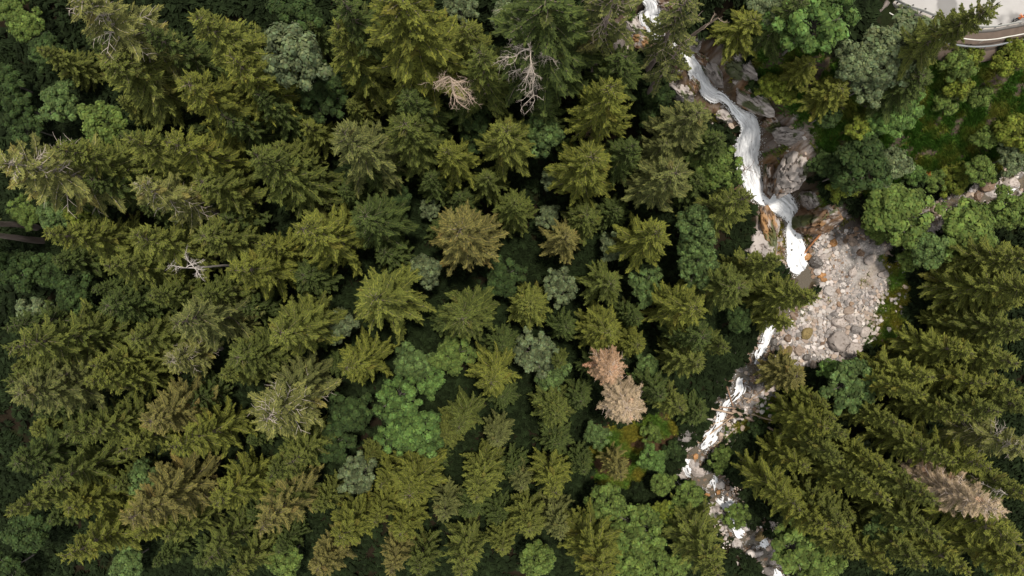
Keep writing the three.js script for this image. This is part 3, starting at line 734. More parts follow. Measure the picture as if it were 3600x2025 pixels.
  for (let k = 0; k < mc.count; k++) { const x = C[0] + H * mc.positionArray[k * 3], y = C[1] + H * mc.positionArray[k * 3 + 1], z = C[2] + H * mc.positionArray[k * 3 + 2]; pos.set([x, y, z], k * 3); const arm = Math.abs(x) > 0.17 && y > 1 && y < 1.3; col.set(y > 1.73 || (y > 1.6 && z < 0.12 && Math.abs(x) < .1) ? [0.05, 0.03, 0.02] : y > 1.49 || (arm && z > 0.2) ? [0.55, 0.33, 0.23] : y > 0.95 ? [0.72, 0.2, 0.06] : y > 0.07 ? [0.02, 0.022, 0.035] : [0.05, 0.05, 0.05], k * 3); }
  bg.setAttribute('position', new THREE.BufferAttribute(pos, 3)); bg.setAttribute('normal', new THREE.BufferAttribute(nor, 3)); bg.setAttribute('color', new THREE.BufferAttribute(col, 3));
  put('body', bg, new THREE.MeshStandardMaterial({ vertexColors: true, roughness: 0.8 }), g);
}
const TREE_LIST = `
s p 190 8 95 28|big spruce with bare grey top branches in the upper corner
s o 262 150 85 22
s o 505 30 95
s y 473 197 80
s y 578 155 80
s p 2 385 100 28
s o 140 375 85
s o 315 360 75
s y 423 350 85
s o 503 460 70
b g 68 65 42
b g 30 8 40
b d 13 205 45
b d 30 262 48
b d 115 125 45
b b 150 262 48
b g 255 318 60 9
b d 70 320 45
s d 380 70 70 20
s p 350 490 68 24|lichen-grey spruce with a long bare trunk showing beside it
b k 742 140 72 17|pale grey-green broadleaf crown, roundest in the upper forest
b d 805 235 60
s o 845 95 80
b d 740 30 60
s d 857 0 80
s y 1000 5 115 30|large yellow-green spruce dotted with cones at the upper edge
s d 1025 220 80 20
s o 1170 58 68
s o 1222 125 80
b k 1158 14 38
b k 1270 40 38
s g 867 322 92
s o 770 310 50
s o 1007 320 78
s y 1127 363 70
b d 1190 290 48
b d 1195 345 40
s o 1280 320 75
s o 650 425 95
s o 700 362 60
s o 1220 440 55
s d 1405 -15 120 28
s n 1575 -32 70 26
b y 1490 110 50
s y 1552 208 82
s d 1570 125 62 18
s n 1738 10 60 22|sparse spruce whose trunk crosses the white upper chute
s n 1715 112 50 20|sparse leaning spruce over the ochre ledge of the upper falls
s y 1890 35 64 9
s g 1755 280 70
b b 1365 330 52 12
s y 1490 393 82
s g 1688 350 58
s g 1702 412 78
s d 1812 345 66 14
b g 1800 420 55 10
b k 1392 448 32
b g 1428 375 26
s d 1588 365 70 18
u d 1650 235 34
u d 1640 285 34
b l 2057 62 72 12
b l 1962 45 46
b k 1942 10 42
s d 2015 10 60 14
s y 2040 160 40 7
b y 1945 215 36
b k 2285 115 78 10
b k 2230 150 56 9
s o 2498 3 56 23|long spruce leaning out over the road bend
b k 2155 160 46
s y 2112 215 52 9
b k 2195 207 46
b l 2268 268 48|light green broadleaf standing out on the mossy cliff
b l 2225 300 44
b y 2165 317 34
b d 2078 290 34 6
s d 2320 190 62 13
u g 2410 165 38
u g 2375 247 36
u y 2400 215 34
u y 2440 138 28
u y 2560 128 34
u y 2528 160 34
u y 2550 325 50
u g 2478 345 38
u g 2462 245 30
b k 2552 395 46
b g 2468 425 42
u y 2405 450 44 3.4|lime green shrub beside the side stream
b k 2240 415 46
b d 2175 405 66
b d 2120 440 52
u y 2120 465 40
b d 2070 412 34 5
u l 2298 437 28
u o 2330 440 12
u g 2350 452 30
u y 1975 235 26
u d 1905 215 24
s n -340 520 70 28|upper of the two tall trees whose bare trunks show at the photo's edge
s n -350 562 70 28|lower of the two tall trees whose bare trunks show at the photo's edge
s o 130 588 75
b g 63 533 38
b b 135 540 42
b y 200 527 44
s o 267 668 75
s o 345 625 80
s y 583 662 80
s o 520 590 68
s o 498 722 66
s g 440 814 95
s p 418 905 62
b k 95 800 50
b d 187 735 55
b d 40 670 55
b d 117 690 50
s d 267 767 64
s o 377 740 64
s o 20 872 90
s o 150 850 70
s o 323 858 62
s o 233 915 66
s o 33 955 75
s g 140 945 65
s o 600 912 74
s o 553 945 60
s d 15 815 60
s y 777 588 98
s d 908 540 78
s y 662 628 62
s t 1164 590 90|tan-tinged round spruce in the middle of the forest
s o 922 762 104
s o 1174 786 76
b k 1071 676 44 10|blue-grey broadleaf tucked against the tan-tinged round spruce
b k 852 815 44 10|blue-grey broadleaf tucked against a wide olive spruce
s y 877 930 75
s o 694 824 82
b b 1037 918 52
b g 1134 888 54
b l 1085 955 46
b l 1000 1005 60 13|upper half of the brightest green broadleaf clump
b l 1058 1072 64 14|brightest green broadleaf crown in the forest
b l 1003 1088 50 12|lower end of the brightest green broadleaf clump
s y 1240 958 76
s g 700 980 70
s p 645 1052 98 28|white-topped pale spruce with fanned bare twigs
b d 1265 700 52
b d 1000 500 44
b k 1080 523 28
s o 1290 505 64
b k 1381 546 32
s t 1428 595 62
s o 1478 545 56
s y 1665 596 80
b k 1541 623 38
b b 1751 560 52 13
b b 1755 676 54 12
b b 1745 620 44 11
s o 1868 520 74
s o 1540 713 66
b k 1411 718 46
s o 1341 780 68
b b 1625 723 48
s y 1765 786 82
s o 1860 708 72
s o 1955 686 64 20
s o 2040 748 70 22
s o 1990 805 46 15
s y 1525 840 68
s d 1608 800 48 15
s y 1605 866 48 16
s d 1430 835 48 16
b k 1350 895 58
b b 1385 940 50
s o 1412 915 36 15
s r 1548 922 52 19|reddish brown dead spruce, upper of the pair
s x 1592 1026 64 19|tan brown dead spruce with a dense round crown, lower of the pair
b b 1627 925 40
s o 1755 915 66
s o 1832 872 44 16
s d 1771 848 60 18
b d 1855 800 40
b g 2252 526 84 9
u g 2210 583 34
u g 2190 570 26
b g 2440 576 84 9
b g 2545 535 60
b b 2340 622 54
b g 2300 600 40
b g 2285 655 34
s o 2590 640 80 20
s o 2580 648 62 14
s o 2560 692 60 13
s o 2620 725 80 22
s o 2570 745 66 16
s o 2540 775 60 13
s g 2550 825 66 15
s o 2450 830 40 9
s o 2600 835 76 20
s o 2400 806 36 8
s o 2475 885 62 13
s o 2352 905 44 11
s o 2565 915 76 20
s o 2450 890 66 18
b k 2410 925 40
s o 2580 980 74 20
s o 2340 965 70 18
s y 2480 980 66 18
b b 2140 965 72 10
b l 2090 930 36
s t 2008 950 62 14
s o 2088 1030 46 15
s y 2078 1080 56 19
s o 2140 1096 66 21
s o 2095 1060 50 18
s y 2035 1186 60 17
s o 2120 1155 62 21
s y 2010 1268 72 22
s o 2232 1266 66 22
s o 2355 1262 68 22
s o 2390 1155 66 22
s y 2498 1175 72 23
s o 2512 1056 72 22
s p 2590 1126 74 24
s o 2332 990 58 20
s o 2580 1030 68 21
s o 2270 1070 52 18
s o 2250 1190 56 19
s o 2175 1215 54 19
s o 2440 1060 56 19
s x 2495 1293 74 24|brown dead spruce standing alone on the road bank
s o 2140 1325 74 20
s y 2075 1330 66 20
b b 2215 1325 52 10|blue-green broadleaf of the road bank
s o 2365 1350 68 20
s y 2560 1352 90 23
s o 2432 1436 70 20
s o 2332 1418 66 20
s o 2165 1405 72 18
s o 2250 1430 60 18
b g 2008 1390 80 9
b g 2070 1420 56 8
b d 2365 1318 40
b d 2430 1350 46
b d 2515 1413 50
b k 2172 1133 34
b b 2310 1240 26
s o 2590 1262 70 22
s y 2590 1440 72 21
s o 1405 1064 70
b b 1501 1093 36
s y 1395 1232 66
s g 1308 1235 38 15
s t 1568 1198 48 15
b l 1641 1150 40
b g 1665 1213 38
s o 1331 1330 58
s g 1405 1362 60
s y 1514 1446 82 24|bright spruce with pale twigs at the lower edge, tip against the frame
b g 1525 1270 58 10
b g 1600 1325 74 11
b g 1590 1415 70 11
b g 1640 1385 42 9
b g 1692 1425 52 6
b g 1745 1375 46 7
s o 1825 1446 96 23
b y 1660 1285 36 6
b g 1735 1250 46 6
b g 1690 1290 40 6
b g 1720 1320 40 6
s o 1708 1022 58 17
s d 1670 990 56 17
b g 1851 1300 40 5
u g 1808 1166 30
u g 1820 1140 26
b g 1355 1412 56 9
u g 1640 1090 30
u d 1690 1130 28
u d 1905 1075 26
s o 1164 1070 62
s g 1247 1112 44 17
s o 1215 1252 72
s y 1015 1252 78
s g 1107 1302 54
s y 1011 1345 56
s y 941 1298 52
s y 864 1358 68
s t 657 1322 84
b k 901 1193 52 9
b d 880 1040 60
b d 840 1120 50
b g 720 1412 54 9
s t 804 1442 60
s t 977 1432 58
s o 1045 1452 60
s o 1164 1445 70
s o 1260 1384 48
s o 690 1182 70
s o 737 1150 62
s y 954 1228 50 16
s g 50 996 85
s o 213 976 70
s o 160 1100 72
s o 235 1090 66
s t 370 1058 76
s y 443 1133 80
s o 310 1123 64
s o 110 1220 72
s d 33 1166 62
b b 360 1200 52 11
s t 335 1292 86
s y 533 1268 76
s o 293 1226 46
s o 27 1283 70
s y 167 1293 66
s y 177 1412 84|star-shaped yellow-green spruce at the lower corner
s o 247 1366 56
s y 333 1345 60
s o 420 1366 60
b d 67 1350 60
b d 17 1433 50
b b 327 1416 48
s o 517 1402 66
s o 590 1450 60
s o 700 1260 56
s o 790 1290 50
s d 970 640 60 13
s d 560 540 60 13
s d 760 700 60 12
s d 1080 1180 50 11
s d 480 1010 56 12
s d 620 780 56 12
s d 930 420 66 12
s d 1090 450 60 12
s d 1380 260 60 13
s d 1290 1190 50 11
s d 770 850 50 11
s d 860 470 56 12
s d 1160 240 56 12
s d 90 470 60 18
s d 220 450 60 18
s d 660 250 66 18
s d 560 280 60 18
s d 1500 930 44 14
s d 1470 1010 44 14
`;
// ---------------------------------------------------------------- trees
function spruce(seed, o) {
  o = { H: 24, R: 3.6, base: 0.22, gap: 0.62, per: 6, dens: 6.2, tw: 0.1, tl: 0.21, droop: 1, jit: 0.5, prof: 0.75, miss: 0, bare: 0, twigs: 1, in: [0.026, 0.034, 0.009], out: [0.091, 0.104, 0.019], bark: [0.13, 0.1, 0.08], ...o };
  const R = rng(seed), A = new Acc(), W = new Acc(), T = new Acc(), yb = o.base * o.H, trunk = [], lx = (R() - 0.5) * 0.8, lz = (R() - 0.5) * 0.8;
  const axis = (y) => V(lx * Math.pow(y / o.H, 2) + 0.08 * Math.sin(y * 0.7 + seed), y, lz * Math.pow(y / o.H, 2) + 0.08 * Math.cos(y * 0.6 + seed));
  for (let k = 0; k <= 14; k++) { const p = axis(o.H * k / 14); if (k === 0) p.y = -1.6; trunk.push(p); }
  T.tube(trunk, 0.34, 0.025, 8, (t, s) => { const f = 0.75 + 0.5 * noise(t * 60, s * 2.2, seed); return o.bark.map((v) => v * f); });
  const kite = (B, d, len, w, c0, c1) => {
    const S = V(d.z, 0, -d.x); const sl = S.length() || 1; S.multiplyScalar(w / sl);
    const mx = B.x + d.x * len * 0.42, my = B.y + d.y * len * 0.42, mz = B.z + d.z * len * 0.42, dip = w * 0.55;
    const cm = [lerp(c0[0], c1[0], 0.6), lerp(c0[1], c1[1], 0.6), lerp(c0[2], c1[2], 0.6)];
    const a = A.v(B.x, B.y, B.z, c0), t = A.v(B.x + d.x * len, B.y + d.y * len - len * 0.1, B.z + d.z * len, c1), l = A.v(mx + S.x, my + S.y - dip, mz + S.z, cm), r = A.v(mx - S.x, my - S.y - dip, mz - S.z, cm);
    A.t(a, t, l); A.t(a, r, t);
  };
  for (let y = yb; y < o.H - 0.35;) {
    const t = (y - yb) / (o.H - yb), n = Math.max(3, Math.round(o.per * (t > 0.85 ? 0.75 : 1))), ph = R() * 6.28;
    for (let k = 0; k < n; k++) {
      if (R() < o.miss) continue;
      const az = ph + (k + 0.55 * (R() - 0.5)) * 6.283 / n, yy = y + (R() - 0.5) * o.gap, L = o.R * Math.pow(1 - t, o.prof) * (1 - o.jit * R()) * (t < 0.14 ? 0.6 + 0.4 * t / 0.14 : 1) + 0.22;
      const e0 = lerp(-0.12, 1.0, Math.pow(t, 1.4)) + (R() - 0.5) * 0.2, sag = lerp(0.6, 0.12, t) * o.droop, up = lerp(0.36, 0.1, t) * o.droop, bend = (R() - 0.5) * 0.5, O = axis(yy), hue = 0.72 + 0.56 * R(), br = R() < 0.04 ? 1.2 : 1;
      const at = (s) => { const q = az + bend * s * s, r = L * s * (1 - 0.12 * s * Math.abs(e0)); return V(O.x + r * Math.cos(q), O.y + L * (e0 * s * (1 - 0.3 * s) - sag * s * s + up * s * s * s), O.z + r * Math.sin(q)); };
      const pts = []; for (let s = 0; s <= 5; s++) pts.push(at(s / 5 * 0.94));
      W.tube(pts, 0.018 + 0.012 * L, 0.008, 3, o.bark.map((v) => v * (1.1 + 0.5 * o.bare)));
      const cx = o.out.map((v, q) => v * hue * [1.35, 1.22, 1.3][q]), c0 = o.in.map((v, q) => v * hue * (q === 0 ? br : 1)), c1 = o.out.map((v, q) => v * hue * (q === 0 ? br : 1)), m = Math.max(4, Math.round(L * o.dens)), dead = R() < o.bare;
      if (dead) { for (let s = 2; s < 7; s++) { const P = at(s / 7), Q = at(Math.min(1, s / 7 + 0.06)), d = Q.clone().sub(P).normalize(), S = V(-d.z, 0, d.x).multiplyScalar((s % 2 ? 1 : -1)); d.add(S).normalize(); W.tube([P, P.clone().addScaledVector(d, 0.18 * L), P.clone().addScaledVector(d, 0.3 * L).add(V(0, -0.06 * L, 0))], 0.016, 0.005, 3, o.bark.map((v) => v * 1.5)); } continue; }
      for (let s = 0; s < m; s++) {
        const f = 0.1 + 0.9 * (s + 0.5 * R()) / m, P = at(f), Q = at(Math.min(1.02, f + 0.03)), d = Q.sub(P).normalize(), S = V(-d.z, 0, d.x).normalize(), wl = (0.16 + L * o.tl * Math.pow(Math.sin(Math.PI * clamp(f * 0.86 + 0.12)), 0.8)) * o.twigs;
        for (const sg of [1, -1]) {
          if (R() < 0.1) continue;
          const a = lerp(1.15, 0.45, f) + (R() - 0.5) * 0.3, dd = V(d.x * Math.cos(a) + sg * S.x * Math.sin(a), d.y * Math.cos(a) - 0.1 - 0.4 * R() * o.droop + 0.1 * R(), d.z * Math.cos(a) + sg * S.z * Math.sin(a)).normalize(), len = wl * (0.5 + 0.8 * R()), h2 = 0.55 + 0.9 * R(), d1 = c1.map((v) => v * h2);
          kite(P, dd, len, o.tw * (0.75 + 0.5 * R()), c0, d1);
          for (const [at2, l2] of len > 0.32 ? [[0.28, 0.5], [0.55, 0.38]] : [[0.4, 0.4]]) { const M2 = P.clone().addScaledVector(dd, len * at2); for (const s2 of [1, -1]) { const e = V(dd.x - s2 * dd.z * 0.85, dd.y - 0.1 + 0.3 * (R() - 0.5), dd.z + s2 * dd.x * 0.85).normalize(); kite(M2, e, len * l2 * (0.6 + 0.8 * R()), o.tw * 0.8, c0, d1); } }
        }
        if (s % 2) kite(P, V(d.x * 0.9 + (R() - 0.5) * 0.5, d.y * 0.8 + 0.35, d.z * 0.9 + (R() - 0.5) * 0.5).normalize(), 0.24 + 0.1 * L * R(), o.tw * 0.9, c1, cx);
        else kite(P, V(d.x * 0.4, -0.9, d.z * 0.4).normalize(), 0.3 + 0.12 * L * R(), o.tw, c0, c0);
      }
      const E = at(1), G = at(0.94); kite(G, E.clone().sub(G).normalize(), 0.3 + 0.05 * L, o.tw, c0, c1);
    }
    y += o.gap * (0.7 + 0.5 * (1 - t)) * (0.8 + 0.4 * R());
  }
  for (let k = 0; k < 5; k++) { const a = k * 1.257; kite(axis(o.H - 0.5), V(0.25 * Math.cos(a), 1, 0.25 * Math.sin(a)).normalize(), 0.75, o.tw, o.in, o.out); }
  const g = new THREE.Group(), wm = woodMat();
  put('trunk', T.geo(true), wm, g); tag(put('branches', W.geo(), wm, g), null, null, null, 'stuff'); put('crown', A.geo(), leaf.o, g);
  g.userData.size = [o.R, o.H]; return g;
}
function broadleaf(seed, o) {
  o = { H: 12, R: 3.4, flat: 0.7, lobes: 44, clusters: 13, leaves: 12, size: 0.22, low: 0.5, ...o };
  const R = rng(seed), A = new Acc(), W = new Acc(), T = new Acc(), cy = o.H - o.R * o.flat, C = V(0, cy, 0), bark = [0.13, 0.115, 0.1];
  T.tube([V(0, -1, 0), V(0.1, cy * 0.4, 0.05), V(-0.05, cy * 0.75, 0.1), V(0, cy + o.R * 0.2, 0)], 0.05 * o.R, 0.02 * o.R, 7, bark);
  for (let k = 0; k < o.lobes; k++) {
    const f = (k + 0.5) / o.lobes, yy = 1 - f * (1 + o.low), s = Math.sqrt(Math.max(0, 1 - yy * yy)), a = k * 2.39996 + R(), out = 0.5 + 0.5 * R(), D = V(Math.cos(a) * s, yy * o.flat, Math.sin(a) * s), P = C.clone().addScaledVector(D, o.R * out * (0.55 + 0.7 * noise(1.6 * Math.cos(a) + 5, 1.6 * Math.sin(a) + 5, seed))), r = o.R * (0.09 + 0.13 * R()), tint = 0.6 + 0.8 * R();
    const B = V((R() - 0.5) * 0.3, lerp(cy * 0.5, cy, R() * 0.8), (R() - 0.5) * 0.3); W.tube([B, B.clone().lerp(P, 0.55).add(V(0, 0.12 * o.R, 0)), P], 0.022 * o.R, 0.006 * o.R, 4, bark);
    for (let c = 0; c < o.clusters; c++) {
      const q = R() * 6.283, v = lerp(-0.35, 1, R()), w = Math.sqrt(1 - v * v), n = V(Math.cos(q) * w, v, Math.sin(q) * w).add(D.clone().multiplyScalar(0.5)).normalize(), K = P.clone().addScaledVector(n, r * (0.75 + 0.4 * R())), tt = tint * (0.7 + 0.6 * R());
      for (let l = 0; l < o.leaves; l++) {
        const e = V(R() - 0.5, R() - 0.5, R() - 0.5).multiplyScalar(2), L = K.clone().addScaledVector(e, 0.17 + 0.05 * o.R), N = n.clone().addScaledVector(e, 0.85).add(V(0, 0.35, 0)).normalize(), U = V(R() - 0.5, R() - 0.5, R() - 0.5).cross(N).normalize(), Z = N.clone().cross(U), sz = o.size * (0.65 + 0.7 * R()), h = tt * (0.7 + 0.6 * R()), col = [h * (0.9 + 0.25 * R()), h, h * (0.85 + 0.3 * R())];
        const p0 = A.v(L.x - U.x * sz, L.y - U.y * sz, L.z - U.z * sz, col), p1 = A.v(L.x + U.x * sz, L.y + U.y * sz - 0.25 * sz, L.z + U.z * sz, col), p2 = A.v(L.x + (Z.x * 0.7 - N.x * 0.25) * sz, L.y + (Z.y * 0.7 - N.y * 0.25) * sz, L.z + (Z.z * 0.7 - N.z * 0.25) * sz, col), p3 = A.v(L.x - (Z.x * 0.7 + N.x * 0.25) * sz, L.y - (Z.y * 0.7 + N.y * 0.25) * sz, L.z - (Z.z * 0.7 + N.z * 0.25) * sz, col);
        A.t(p0, p1, p2); A.t(p0, p3, p1);
      }
    }
  }
  const g = new THREE.Group(); put('trunk', T.geo(true), woodMat(), g); tag(put('branches', W.geo(), woodMat(), g), null, null, null, 'stuff'); put('crown', A.geo(), leaf.bg, g); g.userData.size = [o.R, o.H]; return g;
}
const leafMat = (r, g, b, through = 0) => new THREE.MeshPhysicalMaterial({ color: new THREE.Color().setRGB(r, g, b), vertexColors: true, roughness: through ? 0.95 : 0.75, specularIntensity: 0.22, side: THREE.DoubleSide, ...(through ? { transmission: through, thickness: 0 } : {}) });
const leaf = {
  o: leafMat(1, 1, 1), o0: leafMat(0.8, 0.84, 0.85), o2: leafMat(1.15, 1.12, 1.05), o3: leafMat(1.36, 1.3, 1.15), y: leafMat(1.16, 1.1, 0.9), g: leafMat(1.12, 1.06, 1.55), p: leafMat(1.6, 1.42, 2.0), d: leafMat(0.55, 0.66, 0.75), t: leafMat(1.42, 1.12, 1.6), dead: leafMat(0.88, 1.03, 0.95), red: leafMat(0.9, 0.88, 0.76),
  bg: leafMat(0.098, 0.142, 0.032, 0.28), bb: leafMat(0.082, 0.126, 0.038, 0.25), bk: leafMat(0.112, 0.142, 0.066, 0.25), bl: leafMat(0.088, 0.15, 0.036, 0.28), by: leafMat(0.135, 0.165, 0.024, 0.28), bd: leafMat(0.034, 0.056, 0.016, 0.2), bo: leafMat(0.3, 0.12, 0.03, 0.2),
};
const PROTO = {
  star: [1, 2, 3, 4].map((s) => spruce(s, { per: 5, gap: 0.98, tl: 0.155, jit: 0.45, prof: 0.7, droop: 1.25, dens: 8.5, tw: 0.058, miss: 0.06 })),
  full: [11, 12, 13, 14].map((s) => spruce(s, { per: 6, gap: 0.78, tl: 0.17, jit: 0.4, prof: 0.58, droop: 1, dens: 8, tw: 0.058, miss: 0.05, base: 0.3 })),
  cone: [21, 22, 23, 24].map((s) => spruce(s, { per: 6, gap: 0.78, tl: 0.17, jit: 0.42, prof: 0.82, droop: 1.25, dens: 8, tw: 0.058, miss: 0.05, base: 0.14 })),
  pale: [31, 32].map((s) => spruce(s, { per: 5, gap: 0.72, tl: 0.18, jit: 0.5, prof: 0.6, bare: 0.22, dens: 8.5, tw: 0.045, base: 0.4, bark: [0.26, 0.22, 0.19] })),
  thin: [41, 42].map((s) => spruce(s, { per: 4, gap: 1.1, tl: 0.2, jit: 0.6, prof: 0.45, bare: 0.2, dens: 5, base: 0.42, miss: 0.15, R: 3.2, bark: [0.17, 0.13, 0.11] })),
  dead: [51, 52, 53].map((s) => spruce(s, { per: 7, gap: 0.7, tl: 0.2, jit: 0.45, prof: 0.55, dens: 7, tw: 0.022, base: 0.25, droop: 0.8, bare: 0.2, in: [0.24, 0.15, 0.1], out: [0.41, 0.27, 0.185], bark: [0.4, 0.32, 0.27] })),
  round: [55, 56].map((s) => spruce(s, { per: 8, gap: 0.5, tl: 0.22, jit: 0.4, prof: 0.6, dens: 7, tw: 0.024, base: 0.62, droop: 0.9, bare: 0.2, in: [0.24, 0.15, 0.1], out: [0.41, 0.27, 0.185], bark: [0.4, 0.32, 0.27] })),
  broad: [61, 62, 63, 64].map((s) => broadleaf(s, {})),
  bush: [71, 72, 73].map((s) => broadleaf(s, { H: 3.2, R: 2.2, flat: 0.72, lobes: 34, clusters: 12, leaves: 11, size: 0.16, low: 0.15 })),
};
// kind tone, x y in the photograph, crown radius there, [height], label
const TREES = [];
let pick = 0;
for (const l of rows(TREE_LIST)) {
  const [a, label] = l.split('|'), [kind, tone, sx, sy, sr, sh] = a.trim().split(/\s+/), x = +sx, y = +sy, r = +sr;
  let Rm = r * 83 / F, H, above;
  if (kind === 'b') { H = sh ? +sh : clamp(Rm * 3.3, 4, 13); above = H * 0.8; Rm = r * 92 / F; } else if (kind === 'u') { Rm = r * 102 / F; H = sh ? +sh : Rm * 1.3 + 0.3; above = H * 0.5; } else { H = (sh ? +sh : clamp(5.7 * Rm, 12, 25)) * (0.94 + 0.12 * noise(x * 0.37, y * 0.41)); Rm *= 1.3; above = H - 0.4; }
  const form = kind === 'b' ? 'broad' : kind === 'u' ? 'bush' : tone === 'p' ? 'pale' : tone === 'x' || tone === 'r' ? (y < 1100 ? 'round' : 'dead') : tone === 'n' ? 'thin' : tone === 'y' || tone === 't' ? (pick % 2 ? 'full' : 'star') : x > 2000 && y > 600 ? 'cone' : ['star', 'full', 'cone', 'star'][pick % 4];
  const set = PROTO[form], o = set[pick % set.length].clone(), q = hit(x, y, above), [R0, H0] = set[0].userData.size; pick++;
  o.name = numbered({ s: tone === 'x' || tone === 'r' ? 'dead_spruce' : 'spruce_tree', b: 'broadleaf_tree', u: 'shrub' }[kind]);
  const m = kind === 's' ? (tone === 'x' ? leaf.dead : tone === 'r' ? leaf.red : leaf[tone === 'n' ? 'g' : tone === 'o' ? (x > 1980 && y > 600 ? ['o2', 'o3', 'o'][pick % 3] : ['o', 'o0', 'o', 'o2', 'o0'][pick % 5]) : tone]) : leaf['b' + tone];
  o.children[2].material = m; o.userData = {};
  o.position.copy(q); o.rotation.set(0.07 * (noise(pick * 7.7, 1) - 0.5), (pick * 2.39996) % 6.283, 0.07 * (noise(pick * 5.3, 2) - 0.5)); o.scale.set(Rm / R0, H / H0, Rm / R0);
  scene.add(o); TREES.push({ o, kind, tone, x, y, label, q, Rm });
}
// lower trees that fill the shade between the tall ones
{
  const R = rng(4242); let made = 0;
  for (let n = 0; n < 6000 && made < 45; n++) {
    const px = R() * 2576, py = R() * 1449, q = hit(px, py, 13), k = kindAt(q.x, q.z);
    if (k.gravel + k.rock + k.bed + k.wet + k.grass + k.cliff + k.glade > 0.12 || toChannel(q.x, q.z).d < 5 || (px > 1800 && py < 640) || TREES.some((t) => Math.hypot(t.q.x - q.x, t.q.z - q.z) < 3.6)) continue;
    const H = 7 + 5 * R(), at = hit(px, py, H - 0.4), set = PROTO.cone, o = set[made % 4].clone(), tone = R() < 0.7 ? 'd' : 'o', Rm = 2.6 + R() * 1.2, [R0, H0] = set[0].userData.size;
    o.name = numbered('spruce_tree'); o.children[2].material = leaf[tone]; o.userData = {}; o.position.copy(at); o.rotation.y = R() * 6.28; o.scale.set(Rm / R0, H / H0, Rm / R0); scene.add(o);
    TREES.push({ o, kind: 's', tone, x: px, y: py, q: at, Rm }); made++;
  }
}
// labels that single out each tree: its look, and where it stands from something one can find
const MARKS = rows(`
1885 390 the main waterfall
2108 857 the heart-shaped pale boulder
1335 170 the tall bleached snag
460 673 the one-limbed bare grey snag
742 140 the pale grey-green broadleaf crown
1040 1050 the brightest green broadleaf crown
650 1055 the white-topped pale spruce
30 575 the two bare trunks at the photo's edge
1575 975 the pair of brown dead spruces
2430 1250 the brown dead spruce of the road bank
1850 1035 the log jam
2185 660 the fine gravel
2440 60 the road bend
1636 45 the uppermost cascade
2405 450 the lime green shrub
1164 590 the tan-tinged round spruce
355 490 the lichen-grey bare-trunked spruce
1785 1292 the large cracked pale outcrop
177 1410 the star-shaped corner spruce
235 50 the big bare-topped corner spruce
1962 923 the large ochre boulder
2222 1326 the blue-green broadleaf of the road bank
1130 200 the small drooping dead top`).map((l) => { const [, x, y, n] = l.match(/^(\d+) (\d+) (.*)$/); return { x: +x, y: +y, n }; });
{
  const look = { so: 'olive spruce', sy: 'yellow-green spruce', sg: 'greyish spruce', sp: 'pale lichened spruce', sd: 'dark spruce', st: 'tan-tinged spruce', sx: 'brown dead spruce', sn: 'sparse thin spruce', bg: 'green broadleaf tree', bb: 'blue-green broadleaf tree', bk: 'grey-green broadleaf tree', bl: 'bright green broadleaf tree', by: 'yellow-green broadleaf tree', bd: 'dark broadleaf tree', ug: 'green shrub', ub: 'blue-green shrub', uk: 'grey-green shrub', ul: 'bright green shrub', uy: 'yellow-green shrub', ud: 'dark shrub', uo: 'rusty orange shrub' };
  const ord = ['nearest', 'second', 'third', 'fourth', 'fifth', 'sixth', 'seventh', 'eighth', 'ninth', 'tenth', 'eleventh', 'twelfth', 'thirteenth', 'fourteenth', 'fifteenth'];
  const sx = (y) => { let b = STREAM[0]; for (const s of STREAM) if (Math.abs(s[1] - y) < Math.abs(b[1] - y)) b = s; return b[0]; };
  const sector = (m, t) => { const dx = t.x - m.x, dy = t.y - m.y; if (Math.abs(dy) > Math.abs(dx)) return dy < 0 ? 'upstream of' : 'downstream of'; const mid = Math.abs(m.x - sx(m.y)) < 130; if (mid) return dx < 0 ? 'on the forest side of' : 'on the road side of'; return (m.x < sx(m.y)) === dx > 0 ? 'towards the stream from' : 'beyond'; };
  for (const t of TREES) {
    t.look = look[t.kind + t.tone]; if (t.label) continue;
    const opts = MARKS.filter((m) => Math.hypot(m.x - t.x, m.y - t.y) > 40).map((m) => { const s = sector(m, t), d = Math.hypot(m.x - t.x, m.y - t.y), rank = TREES.filter((u) => u !== t && !u.label && u.kind + u.tone === t.kind + t.tone && sector(m, u) === s && Math.hypot(m.x - u.x, m.y - u.y) < d).length; return { m, s, d, rank }; });
    opts.sort((a, b) => a.rank * 130 + a.d - b.rank * 130 - b.d); const b = opts[0];
    t.text = ord[b.rank] + ' ' + t.look + ' ' + b.s + ' ' + b.m.n;
  }
  const group = { s: 'spruces of the forest', b: 'broadleaf trees among the spruces', u: 'shrubs of the banks and cliff' };
  for (const t of TREES) tag(t.o, t.label || t.text, { s: 'xr'.includes(t.tone) ? 'dead tree' : 'spruce tree', b: 'broadleaf tree', u: 'shrub' }[t.kind], 'xr'.includes(t.tone) && t.kind === 's' ? 'brown dead spruces' : group[t.kind]);
}

// ---------------------------------------------------------------- bare dead trees
function limb(A, R, p, d, len, r, depth, c, gnarl) {
  const pts = [p.clone()], dir = d.clone(), n = 6; let q = p.clone();
  for (let k = 0; k < n; k++) { dir.add(V((R() - 0.5) * gnarl, (R() - 0.5) * gnarl - 0.1 * gnarl, (R() - 0.5) * gnarl)).normalize(); q = q.clone().addScaledVector(dir, len / n); pts.push(q); }
  A.tube(pts, r, r * 0.3, depth > 1 ? 5 : 3, c);
  if (depth > 0) for (let k = 0; k < 6 + 2 * depth; k++) { const i = 1 + Math.floor(R() * n), e = V((R() - 0.5) * 2, (R() - 0.5) * 1.4, (R() - 0.5) * 2).addScaledVector(dir, 0.7).normalize(); limb(A, R, pts[i], e, len * (0.25 + 0.3 * R()), r * 0.42, depth - 1, c, gnarl * 1.1); }
}
